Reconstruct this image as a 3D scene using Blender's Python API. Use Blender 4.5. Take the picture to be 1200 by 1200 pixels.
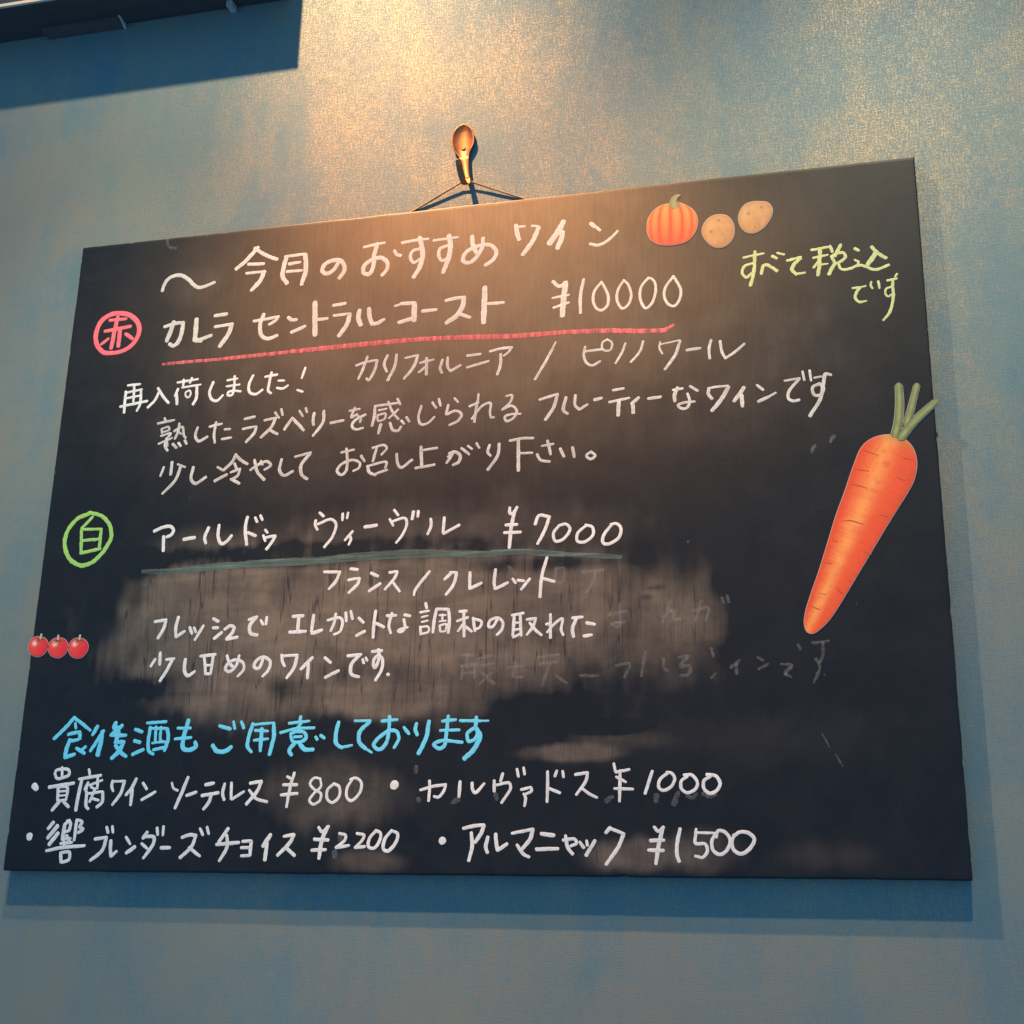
import bpy, bmesh, math, random
import numpy as np
from mathutils import Vector, Matrix

for o in list(bpy.data.objects):
    bpy.data.objects.remove(o, do_unlink=True)
scene = bpy.context.scene
C = scene.collection
rng = random.Random(7)

# Board space: x along the board, y up from its lower edge, z out of the board
# face towards the room (metres).  World: X = x, Y = -z, Z = y + BASE.
BASE = 1.65
BW, BH = 0.80, 0.6033          # board width, height
WALL_Z = -0.012                # wall surface behind the board face

def P(x, y, z=0.0):
    return Vector((x, -z, y + BASE))

# ------------------------------------------------------------------ camera
CAM_POS = [0.71375, -0.04289, 1.062283]
CAM_RIGHT = [0.971471, 0.019312, -0.236372]
CAM_DOWN = [-0.052897, -0.953926, -0.295343]
CAM_FWD = [-0.231185, 0.29942, -0.925689]

cam_data = bpy.data.cameras.new('camera')
cam = bpy.data.objects.new('camera', cam_data)
C.objects.link(cam)
scene.camera = cam
cam_data.sensor_width = 36.0
cam_data.lens = 36.0 * 1570.3 / 1200.0
cam_data.clip_start = 0.01
cam_data.clip_end = 100.0
def D(v):
    return Vector((v[0], -v[2], v[1]))
r_, d_, f_ = D(CAM_RIGHT), D(CAM_DOWN), D(CAM_FWD)
M = Matrix.Identity(4)
for i in range(3):
    M[i][0] = r_[i]; M[i][1] = -d_[i]; M[i][2] = -f_[i]; M[i][3] = P(*CAM_POS)[i]
cam.matrix_world = M

# ------------------------------------------------------------------ light
world = bpy.data.worlds.new('World')
scene.world = world
world.use_nodes = True
bg = world.node_tree.nodes['Background']
bg.inputs['Color'].default_value = (0.132, 0.37, 0.71, 1)
bg.inputs['Strength'].default_value = 1.0

def spot(name, pos, aim, watts, cone, blend, color, radius):
    l = bpy.data.lights.new(name, 'SPOT')
    l.energy = watts; l.color = color; l.spot_size = math.radians(cone)
    l.spot_blend = blend; l.shadow_soft_size = radius
    o = bpy.data.objects.new(name, l); C.objects.link(o)
    p, a = P(*pos), P(*aim)
    o.location = p
    o.rotation_euler = (a - p).to_track_quat('-Z', 'Y').to_euler()
    return o
WARM = (1.0, 0.40, 0.12)
WARM2 = (1.0, 0.83, 0.54)
spot('downlight', (0.098, 1.4657, 0.417), (0.42, 0.42, 0.0), 112, 35, 1.0, WARM, 0.010)
spot('downlight', (0.098, 1.4657, 0.417), (0.40, -0.25, 0.0), 61, 94, 0.9, WARM2, 0.012)
spot('downlight', (0.86, 1.47, 0.58), (0.80, -0.05, 0.0), 92, 52, 1.0, WARM2, 0.016)
spot('downlight', (0.02, 1.47, 0.58), (0.06, -0.06, 0.0), 85, 35, 1.0, WARM2, 0.016)  # added lamp, placed and narrowed so no shadow band falls left of the board

vs = scene.view_settings
vs.view_transform = 'Standard'
vs.look = 'None'
vs.exposure = 0.0
vs.gamma = 1.0
vs.use_curve_mapping = False

# ------------------------------------------------------------------ helpers
def mesh_obj(name, verts, faces, mats, parent=None, smooth=False, cols=None, mat_idx=None):
    me = bpy.data.meshes.new(name)
    me.from_pydata([tuple(v) for v in verts], [], faces)
    for m in (mats if isinstance(mats, (list, tuple)) else [mats]):
        me.materials.append(m)
    if mat_idx is not None:
        me.polygons.foreach_set('material_index', mat_idx)
    if cols is not None:
        a = me.color_attributes.new('Col', 'FLOAT_COLOR', 'POINT')
        flat = np.ones((len(verts), 4), np.float32); flat[:, :3] = np.asarray(cols, np.float32)[:, :3]
        a.data.foreach_set('color', flat.ravel())
    me.polygons.foreach_set('use_smooth', [smooth] * len(me.polygons))
    me.update()
    o = bpy.data.objects.new(name, me)
    C.objects.link(o)
    if parent is not None:
        o.parent = parent
    return o

def tag(o, label=None, cat=None, group=None, kind=None):
    if label: o['label'] = label
    if cat: o['category'] = cat
    if group: o['group'] = group
    if kind: o['kind'] = kind
    return o

def empty(name, pos, label, cat, group=None):
    o = bpy.data.objects.new(name, None)
    o.empty_display_size = 0.02
    o.location = pos
    C.objects.link(o)
    return tag(o, label, cat, group)

def catmull(pts, step, closed=False):
    """Dense smooth polyline through pts (lists of floats, any dimension)."""
    pts = [np.array(p, float) for p in pts]
    n = len(pts)
    if n == 2 and not closed:
        L = np.linalg.norm(pts[1][:2] - pts[0][:2]); k = max(2, int(L / step))
        return [pts[0] + (pts[1] - pts[0]) * i / k for i in range(k + 1)]
    out = []
    rngs = range(n if closed else n - 1)
    for i in rngs:
        p1, p2 = pts[i], pts[(i + 1) % n]
        p0 = pts[(i - 1) % n] if (closed or i > 0) else 2 * p1 - p2
        p3 = pts[(i + 2) % n] if (closed or i + 2 < n) else 2 * p2 - p1
        d = [max(np.linalg.norm(b[:2] - a[:2]), 1e-7) ** 0.5 for a, b in ((p0, p1), (p1, p2), (p2, p3))]
        t0 = 0; t1 = d[0]; t2 = t1 + d[1]; t3 = t2 + d[2]
        k = max(2, int(np.linalg.norm(p2[:2] - p1[:2]) / step))
        for j in range(k):
            t = t1 + (t2 - t1) * j / k
            A1 = (t1 - t) / (t1 - t0) * p0 + (t - t0) / (t1 - t0) * p1
            A2 = (t2 - t) / (t2 - t1) * p1 + (t - t1) / (t2 - t1) * p2
            A3 = (t3 - t) / (t3 - t2) * p2 + (t - t2) / (t3 - t2) * p3
            B1 = (t2 - t) / (t2 - t0) * A1 + (t - t0) / (t2 - t0) * A2
            B2 = (t3 - t) / (t3 - t1) * A2 + (t - t1) / (t3 - t1) * A3
            out.append((t2 - t) / (t2 - t1) * B1 + (t - t1) / (t2 - t1) * B2)
    if not closed:
        out.append(pts[-1])
    return out

def ribbon(V, F, pts, widths, z0, zrise, thick, wob=0.0, cap=True, K=None, colf=None, cols=None):
    """Flat painted stroke lying on the board: rounded ends, bevelled edges."""
    pts = [np.array(p[:2], float) for p in pts]
    n = len(pts)
    if n < 2: return
    tang = []
    for i in range(n):
        t = pts[min(i + 1, n - 1)] - pts[max(i - 1, 0)]
        L = np.linalg.norm(t); tang.append(t / L if L > 1e-9 else np.array((1.0, 0)))
    ws = list(widths)
    ph = [rng.uniform(0, 6.28) for _ in range(4)]
    L = 0; dist = [0]
    for i in range(1, n):
        L += np.linalg.norm(pts[i] - pts[i - 1]); dist.append(L)
    jl = []; jr = []
    for s in dist:
        u = s / 0.0022
        jl.append(1 + wob * (math.sin(u + ph[0]) * .6 + math.sin(2.7 * u + ph[1]) * .5 + rng.uniform(-.5, .5)))
        jr.append(1 + wob * (math.sin(u * 1.1 + ph[2]) * .6 + math.sin(2.3 * u + ph[3]) * .5 + rng.uniform(-.5, .5)))
    rows = []
    def add_row(c, t, wl, wr, z):
        nrm = np.array((-t[1], t[0]))
        us = (1, .72, 0, -.72, -1)
        zs = (0, .8, 1, .8, 0)
        idx = []
        for u, zz in zip(us, zs):
            w = wl if u > 0 else wr
            q = c + nrm * u * w
            V.append(P(q[0], q[1], z + thick * zz))
            if cols is not None: cols.append(colf(u, len(rows)))
            idx.append(len(V) - 1)
        rows.append(idx)
    capn = 4 if cap else 0
    for k in range(capn):                                   # rounded start
        a = math.pi / 2 * (k + .35) / capn
        h = ws[0] / 2
        add_row(pts[0] - tang[0] * h * math.cos(a) * .85, tang[0], h * math.sin(a) * jl[0], h * math.sin(a) * jr[0], z0)
    for i in range(n):
        h = ws[i] / 2
        add_row(pts[i], tang[i], h * jl[i], h * jr[i], z0 + zrise * (dist[i] / max(L, 1e-6)))
    for k in range(capn):
        a = math.pi / 2 * (capn - k - 1 + .35) / capn
        h = ws[-1] / 2
        add_row(pts[-1] + tang[-1] * h * math.cos(a) * .85, tang[-1], h * math.sin(a) * jl[-1], h * math.sin(a) * jr[-1], z0 + zrise)
    for a, b_ in zip(rows, rows[1:]):
        for j in range(4):
            F.append((a[j], a[j + 1], b_[j + 1], b_[j]))

# ---- node helper
class N:
    def __init__(s, name):
        s.m = bpy.data.materials.new(name); s.m.use_nodes = True
        s.t = s.m.node_tree; s.t.nodes.clear()
        s.out = s.t.nodes.new('ShaderNodeOutputMaterial')
        s.b = s.t.nodes.new('ShaderNodeBsdfPrincipled')
        s.t.links.new(s.b.outputs[0], s.out.inputs['Surface'])
        s.co = s.t.nodes.new('ShaderNodeTexCoord').outputs['Object']
    def link(s, a, b_):
        if isinstance(a, (int, float)): b_.default_value = a
        elif isinstance(a, tuple): b_.default_value = a if len(a) == 4 or b_.type == 'VECTOR' else (*a, 1)
        else: s.t.links.new(a, b_)
    def set(s, k, v): s.link(v, s.b.inputs[k])
    def mapping(s, sx, sy, sz, off=(0, 0, 0)):
        n = s.t.nodes.new('ShaderNodeMapping'); s.link(s.co, n.inputs['Vector'])
        n.inputs['Scale'].default_value = (sx, sy, sz); n.inputs['Location'].default_value = off
        return n.outputs[0]
    def noise(s, v, scale=1.0, detail=3, rough=.55, dist=0.0):
        n = s.t.nodes.new('ShaderNodeTexNoise'); s.link(v, n.inputs['Vector'])
        n.inputs['Scale'].default_value = scale; n.inputs['Detail'].default_value = detail
        n.inputs['Roughness'].default_value = rough; n.inputs['Distortion'].default_value = dist
        return n.outputs['Fac']
    def math(s, op, a, b_=0.0, c=None, clamp=False):
        n = s.t.nodes.new('ShaderNodeMath'); n.operation = op; n.use_clamp = clamp
        s.link(a, n.inputs[0]); s.link(b_, n.inputs[1])
        if c is not None: s.link(c, n.inputs[2])
        return n.outputs[0]
    def remap(s, v, a, b_, c=0.0, d=1.0):
        n = s.t.nodes.new('ShaderNodeMapRange'); n.interpolation_type = 'SMOOTHSTEP'
        s.link(v, n.inputs[0])
        for i, q in enumerate((a, b_, c, d)): n.inputs[i + 1].default_value = q
        return n.outputs[0]
    def mix(s, f, a, b_):
        n = s.t.nodes.new('ShaderNodeMix'); n.data_type = 'RGBA'
        s.link(f, n.inputs[0]); s.link(a, n.inputs[6]); s.link(b_, n.inputs[7])
        return n.outputs[2]
    def attr(s, name='Col'):
        n = s.t.nodes.new('ShaderNodeAttribute'); n.attribute_name = name
        return n
    def bump(s, h, dist, strength=1.0):
        n = s.t.nodes.new('ShaderNodeBump'); s.link(h, n.inputs['Height'])
        n.inputs['Distance'].default_value = dist; n.inputs['Strength'].default_value = strength
        s.t.links.new(n.outputs[0], s.b.inputs['Normal'])

# ------------------------------------------------------------------ wall
def wall_material():
    k = N('woven_wallpaper')
    warp = k.noise(k.mapping(1050, 1, 90), 1.0, 2, .6)
    weft = k.noise(k.mapping(90, 1, 1050, (3, 0, 7)), 1.0, 2, .6)
    thread = k.math('MULTIPLY_ADD', warp, .55, k.math('MULTIPLY', weft, .45))
    fleck = k.noise(k.mapping(620, 1, 620, (11, 0, 5)), 1.0, 3, .7)
    blot = k.noise(k.mapping(8, 1, 5.0, (2.3, 0, 1.1)), 1.0, 8, .62, .4)
    brush = k.noise(k.mapping(60, 1, 9, (5, 0, 2)), 1.0, 5, .62, .2)
    lay = k.noise(k.mapping(12, 1, 70, (2, 0, 4)), 1.0, 4, .6, .2)
    s = k.math('MULTIPLY_ADD', blot, .80, k.math('MULTIPLY', thread, .36))
    s = k.math('ADD', s, k.math('MULTIPLY_ADD', brush, .26, k.math('MULTIPLY', lay, .16)))
    s = k.math('ADD', s, k.math('MULTIPLY', fleck, .30))
    gold = k.remap(s, .75, 1.14)
    wash = k.remap(k.noise(k.mapping(7, 1, 4, (8, 0, 3)), 1.0, 6, .6, .2), .35, .68)
    blue = k.mix(wash, (.082, .152, .165, 1), (.110, .174, .166, 1))
    base = k.mix(k.math('MULTIPLY', gold, .75), blue, (.165, .180, .150, 1))
    glint = k.remap(k.math('MULTIPLY_ADD', fleck, .55, k.math('MULTIPLY', thread, .45)), .44, .60)
    gm = k.math('MULTIPLY', k.math('MULTIPLY_ADD', gold, .92, .06), k.math('MULTIPLY_ADD', glint, .58, .04))
    k.set('Base Color', k.mix(gm, base, (.44, .28, .135, 1)))
    k.set('Metallic', gm)
    k.set('Roughness', k.math('MULTIPLY_ADD', glint, -.14, .62))
    k.set('Specular IOR Level', .4)
    hgt = k.math('MULTIPLY_ADD', thread, .7, k.math('MULTIPLY', fleck, .5))
    k.bump(hgt, .0003, .8)
    return k.m

def box(V, F, x0, x1, y0, y1, z0, z1):
    i = len(V)
    for z in (z0, z1):
        for y in (y0, y1):
            for x in (x0, x1): V.append(P(x, y, z))
    for f in ((0, 2, 3, 1), (4, 5, 7, 6), (0, 1, 5, 4), (2, 6, 7, 3), (0, 4, 6, 2), (1, 3, 7, 5)):
        F.append(tuple(i + q for q in f))

V, F = [], []
box(V, F, -2.6, 3.4, -1.65, 1.75, WALL_Z - .12, WALL_Z)
tag(mesh_obj('wall', V, F, wall_material()), kind='structure')

# ------------------------------------------------------------------ chalkboard
INK = [
 ('chalk_heading','warmwhite','',
  '40,937,5458,946,5511,982,5576,1054,5610,1131,5602,1204,5553,1262,5494,1323,5454,1400,5465,1484,5493'
 ),
 ('chalk_heading','warmwhite','',
  '45,1910,5822,1849,5752,1782,5679,1699,5613;39,1876,5818,1952,5760,2029,5713,2118,5672;36,1825,5651,1984,5639;30,1810,5556,1995,5555;48,1995,5555,1964,'
  '5467,1879,5368;47,2215,5690,2193,5579,2190,5482,2240,5406;33,2199,5692,2407,5698;50,2407,5689,2422,5525,2389,5379;33,2245,5610,2360,5616;24,2250,5600,'
  '2293,5605;32,2230,5530,2381,5526'
 ),
 ('chalk_heading','warmwhite','',
  '44,2745,5568,2699,5493,2641,5466,2590,5500,2606,5558,2686,5599,2773,5585,2813,5517,2805,5462,2767,5405'
 ),
 ('chalk_heading','warmwhite','',
  '32,2996,5706,3094,5719,3200,5730;44,3128,5726,3105,5631,3095,5576;44,3101,5602,3100,5498,3065,5420,3008,5434,3007,5505,3075,5560,3172,5576,3234,5521,3'
  '235,5447,3190,5391;35,3301,5636,3325,5592,3365,5576;32,3373,5709,3501,5721,3628,5722;49,3544,5743,3568,5647,3580,5550,3552,5428,3501,5338;34,3546,5627'
  ',3478,5608,3461,5551,3497,5488,3554,5520;31,3682,5698,3806,5702,3915,5705;51,3829,5732,3847,5616,3830,5494,3785,5355;34,3815,5630,3746,5605,3738,5533,'
  '3773,5479,3820,5498'
 ),
 ('chalk_heading','warmwhite','',
  '45,4052,5701,4066,5600,4109,5510;40,4159,5670,4151,5576,4099,5482,4033,5431,3975,5455,3983,5521,4042,5570,4150,5599,4237,5587,4287,5517,4265,5444,4188'
  ',5391'
 ),
 ('chalk_heading','warmwhite','',
  '45,4467,5767,4479,5692,4500,5617;25,4486,5750,4551,5747;25,4618,5745,4678,5733;47,4682,5720,4627,5588,4536,5458'
 ),
 ('chalk_heading','warmwhite','',
  '58,4912,5755,4871,5673,4785,5546;50,4905,5651,4893,5580,4859,5490'
 ),
 ('chalk_heading','warmwhite','',
  '44,5166,5705,5205,5666;30,5199,5676,5251,5626'
 ),
 ('chalk_heading','warmwhite','',
  '30,5160,5500,5225,5480,5300,5503,5367,5556,5409,5601'
 ),
 ('circled_kanji','pink','red circle mark',
  '52,475,4841,378,4855,293,4947,269,5055,307,5188,406,5255,532,5255,642,5211,727,5103,722,4983,646,4885,547,4846,464,4838;34,401,5194,579,5193;46,484,52'
  '20,473,5112;40,363,5080,635,5107;46,468,5103,462,4995,453,4893;46,526,5072,528,4906;34,410,4997,340,4943;40,592,5031,627,5007,672,4973'
 ),
 ('wine_name','warmwhite','',
  '39,1002,5069,1108,5093,1197,5095;45,1195,5090,1187,4974,1152,4880,1110,4859,1073,4883;48,1094,5110,1071,5014,1040,4916'
 ),
 ('wine_name','warmwhite','',
  '51,1332,5117,1336,4990,1336,4898;50,1336,4898,1403,4888;39,1344,4888,1423,4908,1502,4933;39,1523,5136,1644,5143;33,1534,5019,1713,5032;47,1708,5033,16'
  '82,4936,1601,4811'
 ),
 ('wine_name','warmwhite','',
  '32,1931,5041,2067,5052,2182,5065;32,2179,5065,2156,5029,2090,4991;41,2027,5103,1999,5002,2016,4895,2077,4846,2180,4869;38,2281,5046,2317,5017,2365,501'
  '5;38,2324,4889,2455,4939;54,2539,5174,2561,4841;34,2572,4995,2674,4998;35,2726,5127,2843,5136;31,2737,5021,2901,5025;46,2894,5020,2872,4921,2798,4809;'
  '48,2988,5052,2980,4983,3007,4901;45,3081,5060,3092,4972,3121,4898;40,3117,4898,3172,4904,3233,4936'
 ),
 ('wine_name','warmwhite','',
  '28,3334,5062,3405,5078;39,3391,5079,3526,5075;56,3521,5067,3525,4895;42,3379,4891,3494,4917;36,3603,4984,3734,4986'
 ),
 ('wine_name','warmwhite','',
  '36,3821,5069,3909,5083,3996,5086;50,3993,5077,3979,4987,3928,4907,3836,4845;36,3943,4928,4056,4878'
 ),
 ('wine_name','warmwhite','',
  '55,4189,5164,4187,5024,4184,4815;33,4220,4998,4368,4995'
 ),
 ('price_text','warmwhite','',
  '35,4821,5159,4882,5105,4947,5143;54,4936,5133,4919,4966,4910,4814;24,4818,4996,4968,5012;27,4829,4899,4968,4936;32,5101,5151,5073,4993,5074,4823;27,52'
  '64,5111,5199,5022,5189,4923,5225,4847,5263,4832,5314,4872,5323,4965,5287,5062,5261,5111;26,5463,5107,5406,5001,5406,4901,5450,4831,5504,4867,5528,4959'
  ',5501,5059,5463,5107;26,5683,5109,5617,5022,5608,4909,5655,4814,5708,4854,5744,4967,5736,5062,5691,5104,5660,5078;26,5903,5098,5833,5000,5819,4918,585'
  '5,4833,5904,4811,5955,4875,5963,4970,5903,5098'
 ),
 ('red_underline','pinkline','red underline',
  '37,1027,4674,1186,4678,1399,4678,1566,4676,1696,4678;43,1670,4679,1973,4683,2367,4691;52,2341,4692,2830,4700,3261,4705,3653,4703;53,3628,4703,4055,468'
  '2,4467,4655,4764,4652,5011,4650;50,4996,4649,5324,4630,5640,4597,5834,4587;31,5797,4590,5856,4609,5894,4630'
 ),
 ('tax_note','lime','yellow green',
  '23,6516,5216,6592,5227,6690,5238;31,6615,5263,6608,5153,6596,5052,6565,4942;26,6599,5154,6522,5132,6499,5072,6534,5024,6586,5062;31,6661,5045,6686,512'
  '0,6712,5126,6795,5058;31,6761,5203,6799,5179;23,6805,5231,6861,5208;26,6886,5146,7001,5169;33,6998,5159,6938,5098,6922,5052,6961,5010;23,6954,5010,703'
  '0,5016;25,7094,5227,7241,5241;23,7106,5149,7228,5166;35,7165,5216,7155,5095,7138,4982;23,7154,5122,7104,5057;20,7164,5078,7224,5082;28,7253,5248,7267,'
  '5189;33,7339,5249,7289,5148;28,7258,5145,7311,5173,7359,5171,7370,5126,7295,5077,7262,5138;33,7285,5081,7228,4982;25,7313,5085,7327,5025,7374,5012,743'
  '6,5027;30,7455,5201,7484,5179;23,7449,5093,7478,5074,7469,5045;27,7411,5016,7493,5040,7595,4988,7653,4991,7724,5018;33,7596,5202,7639,5138,7705,5085;4'
  '3,7625,5139,7589,5092,7553,5036;22,7417,4831,7481,4833;19,7475,4832,7525,4840;26,7476,4827,7442,4780,7432,4738,7462,4699,7492,4696;17,7485,4696,7523,4'
  '701;21,7572,4873,7564,4844,7578,4811;22,7629,4874,7635,4807;22,7703,4873,7780,4884;19,7785,4928,7766,4900;26,7747,4878,7743,4806,7743,4740,7731,4662,7'
  '696,4567,7648,4512;20,7729,4813,7690,4797,7679,4754,7700,4723,7731,4741'
 ),
 ('restock_line','white','',
  '27,680,4485,808,4488;30,665,4421,667,4311,671,4206;24,671,4410,833,4432;29,824,4430,830,4284,804,4214;27,748,4477,757,4311;24,683,4353,825,4369;29,624'
  ',4271,902,4307;29,1018,4393,980,4306,916,4241;29,1002,4430,1060,4346,1127,4270;26,1199,4473,1408,4490;26,1261,4497,1262,4431;26,1345,4507,1329,4459;29'
  ',1211,4406,1189,4336;32,1202,4356,1216,4251;23,1251,4416,1443,4432;32,1404,4424,1409,4297,1383,4236;20,1293,4364,1331,4381,1349,4345,1328,4309,1299,43'
  '27,1293,4364;29,1570,4445,1541,4344,1575,4267,1624,4254,1681,4304;23,1711,4453,1814,4463;23,1708,4392,1841,4400;26,1783,4490,1787,4374,1771,4300,1730,'
  '4303,1733,4331,1781,4342,1857,4330;29,1970,4482,1935,4384,1950,4314,2012,4289,2077,4330;26,2093,4457,2213,4470;28,2154,4495,2138,4382,2135,4314,2164,4'
  '287;23,2229,4407,2289,4404;26,2221,4335,2281,4325,2329,4352;25,2489,4515,2460,4413;25,2423,4299,2478,4277'
 ),
 ('origin_line','faintwhite','',
  '25,2987,4496,3089,4523,3187,4533;28,3188,4527,3169,4436,3113,4339,3095,4358;28,3092,4575,3052,4448,3016,4360;28,3285,4569,3258,4487,3286,4409;30,3371,'
  '4569,3362,4464,3299,4324;22,3457,4529,3578,4547;30,3576,4544,3540,4435,3453,4324;25,3602,4469,3728,4489;30,3660,4509,3664,4348;25,3664,4432,3592,4378;'
  '27,3812,4482,3792,4400,3811,4354;27,3859,4499,3862,4408,3890,4364;27,3890,4364,3984,4414;27,4041,4501,4166,4507;27,4044,4387,4241,4431;27,4251,4524,43'
  '36,4542,4454,4548;24,4454,4548,4418,4498,4380,4471;29,4351,4490,4353,4394,4325,4295'
 ),
 ('origin_line','faintwhite','',
  '19,4853,4563,4817,4491;26,4824,4501,4761,4380,4669,4220'
 ),
 ('origin_line','faintwhite','',
  '24,5117,4494,5105,4411,5131,4338,5181,4310,5250,4344;24,5124,4450,5276,4456;21,5316,4547,5271,4519,5276,4450,5339,4442,5356,4508,5311,4548;23,5474,449'
  '4,5445,4415,5386,4313;23,5629,4500,5601,4408,5519,4311'
 ),
 ('origin_line','faintwhite','',
  '18,5778,4480,5770,4427,5796,4367;15,5781,4457,5948,4482;28,5950,4474,5906,4348,5815,4219;28,6007,4383,6122,4392;25,6216,4458,6197,4383,6200,4287;25,62'
  '92,4443,6304,4347,6332,4278;25,6332,4278,6406,4324,6497,4398'
 ),
 ('tasting_line','faintwhite','',
  '26,1038,4070,1206,4092;26,1103,4119,1119,4081;22,1086,4012,1153,4027,1163,3998,1098,3977;22,1083,4012,1093,3966;23,1084,3941,1185,3959,1146,3908;23,11'
  '40,3914,1163,3836;23,1068,3863,1201,3913;29,1145,3895,1136,3844,1168,3788;26,1262,4053,1258,3980,1231,3902;26,1216,3980,1295,4017,1318,3933,1341,3903;'
  '20,1245,3983,1291,3946;29,1215,3852,1255,3813;29,1272,3858,1297,3827;29,1335,3878,1356,3843;29,1453,4000,1438,3913,1475,3863,1561,3899;26,1575,3999,16'
  '96,4019;28,1637,4037,1627,3925,1641,3834;26,1729,3960,1786,3960;25,1709,3866,1803,3875'
 ),
 ('tasting_line','faintwhite','',
  '28,1921,4050,2019,4065;25,1912,3952,2044,3968;31,2044,3965,2032,3910,1955,3821;25,2121,4021,2230,4039;31,2230,4036,2197,3954,2099,3855;28,2174,3928,22'
  '59,3875;25,2221,4092,2264,4033;25,2280,4119,2298,4059;31,2326,3917,2394,4024;31,2394,4024,2454,3963,2516,3895;25,2459,4091,2498,4033;25,2520,4112,2537'
  ',4069;31,2607,4056,2600,3994,2608,3941;30,2700,4070,2697,3960,2609,3835;28,2774,3948,2896,3964;25,2949,4052,3046,4064;25,2998,4078,2972,3988,3024,4015'
  ';27,3104,4005,3005,3954,2980,3904,3017,3868,3087,3876;25,3025,4002,3059,3974,3056,3933;25,3188,4080,3410,4094;30,3192,4072,3189,3978,3172,3891;19,3227'
  ',4036,3304,4047;22,3220,3990,3293,3998,3290,3952,3229,3934,3218,3990;24,3315,4113,3363,4007,3420,3937;22,3413,4030,3329,3952;24,3402,4134,3431,4077;30'
  ',3255,3898,3236,3811;27,3341,3906,3371,3837,3422,3828,3447,3864;27,3447,3921,3475,3889;27,3493,3950,3523,3906;24,3630,4048,3607,3934,3636,3871,3699,38'
  '81,3756,3934;24,3731,4074,3768,4020;24,3791,4104,3809,4034;24,3936,4099,3972,4058;27,3880,4038,3865,3948;27,3865,3948,3954,3976,4007,3939,3975,3880,38'
  '98,3845;21,4157,4123,4153,4049;27,4150,4056,4135,3949,4127,3858;24,4078,4010,4159,4041;24,4103,3890,4193,4005,4268,4027,4266,3939,4276,3887;24,4276,38'
  '87,4305,3889;24,4412,4082,4463,4085,4451,4024,4376,3955;24,4381,3957,4462,3986,4510,3934,4480,3869,4419,3844,4403,3886,4454,3906,4546,3903'
 ),
 ('tasting_line','faintwhite','',
  '26,4714,4025,4875,4066;31,4873,4061,4836,3936,4767,3832;31,4949,4027,4927,3909,4965,3873;26,5031,4041,5031,3945,5069,3905;26,5069,3905,5140,3947;31,52'
  '00,3985,5263,3996;26,5362,4061,5456,4071;25,5331,3953,5505,3979;36,5414,3951,5406,3824;31,5585,3976,5523,3923;33,5535,3935,5537,3840;30,5668,3959,5776'
  ',3969;25,5881,4023,5964,4030;33,5920,4041,5893,3973,5896,3918;25,6027,4046,6090,3999;25,6005,3979,6022,3897,5991,3848,5939,3854,5923,3882,5986,3900,60'
  '64,3902;30,6187,4012,6180,3963,6212,3916;22,6181,4013,6253,4022,6347,4023;37,6351,4014,6286,3903,6207,3808;35,6479,3998,6442,3942,6395,3881;34,6460,39'
  '28,6462,3827;25,6589,4011,6639,3963;20,6742,3929,6676,3896;29,6688,3900,6595,3861;20,6818,4031,6944,4044;27,6940,4042,6846,3923,6846,3866,6884,3844,69'
  '31,3850;22,6969,4104,6981,4022;22,7027,4108,7035,4016;19,7062,4039,7149,4048;29,7157,4070,7198,4054;31,7150,4063,7127,3952,7105,3852,7011,3701;27,7099'
  ',3982,7046,3956,7054,3886,7097,3878,7134,3936,7100,3985'
 ),
 ('serving_line','faintwhite','',
  '26,1147,3628,1121,3542;31,1226,3672,1225,3549;23,1286,3647,1365,3614;31,1318,3621,1280,3498,1160,3367;31,1448,3607,1436,3498,1481,3447,1584,3503;25,16'
  '92,3593,1752,3555;31,1676,3460,1791,3516;31,1866,3706,1830,3630,1758,3562;31,1859,3700,1928,3640,1987,3603;28,1859,3617,1881,3567;25,1827,3533,1920,35'
  '63;28,1918,3561,1898,3496,1838,3464;30,1837,3467,1922,3421;28,2020,3543,2100,3594,2179,3617,2218,3577,2160,3537;25,2118,3625,2137,3588;30,2054,3638,20'
  '92,3522,2165,3441;30,2320,3628,2309,3519,2354,3470,2439,3506;25,2451,3644,2603,3675;33,2593,3664,2514,3558,2527,3467,2582,3423'
 ),
 ('serving_line','faintwhite','',
  '24,2893,3655,3014,3674;27,2940,3689,2955,3573,2948,3476,2907,3441,2864,3481,2900,3541,3006,3576,3076,3543,3070,3498,3018,3471;27,3085,3611,3120,3555;2'
  '4,3189,3679,3295,3698,3323,3669,3276,3608;27,3227,3676,3198,3550;29,3151,3509,3170,3451,3229,3418;24,3171,3513,3327,3535,3319,3482;24,3229,3431,3336,3'
  '462;27,3419,3606,3432,3515,3465,3475,3565,3541;32,3642,3658,3657,3473;24,3670,3627,3792,3638;26,3600,3461,3774,3482;31,3907,3577,3959,3589,4005,3554,3'
  '995,3494,3944,3468;29,3940,3594,3921,3546,3884,3491;21,3892,3548,3920,3562;26,4016,3620,4089,3556;24,4074,3637,4113,3605;24,4151,3656,4178,3611;26,427'
  '0,3631,4256,3566,4283,3530;29,4357,3639,4347,3534,4260,3403;26,4452,3659,4548,3673,4662,3670;33,4529,3653,4534,3378;23,4537,3537,4654,3534;23,4739,359'
  '1,4842,3603;28,4789,3635,4818,3509;26,4698,3517,4730,3463,4810,3443;28,4902,3554,4935,3482;28,5010,3560,5025,3469;25,5171,3510,5132,3479,5164,3443,520'
  '8,3469,5169,3510'
 ),
 ('circled_kanji','green','green circle mark',
  '42,443,3223,306,3167,221,3049,212,2926,282,2786,408,2717,521,2745,625,2848,684,2982,638,3117,541,3195,424,3224;31,469,3181,369,3076;34,369,3066,392,28'
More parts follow.
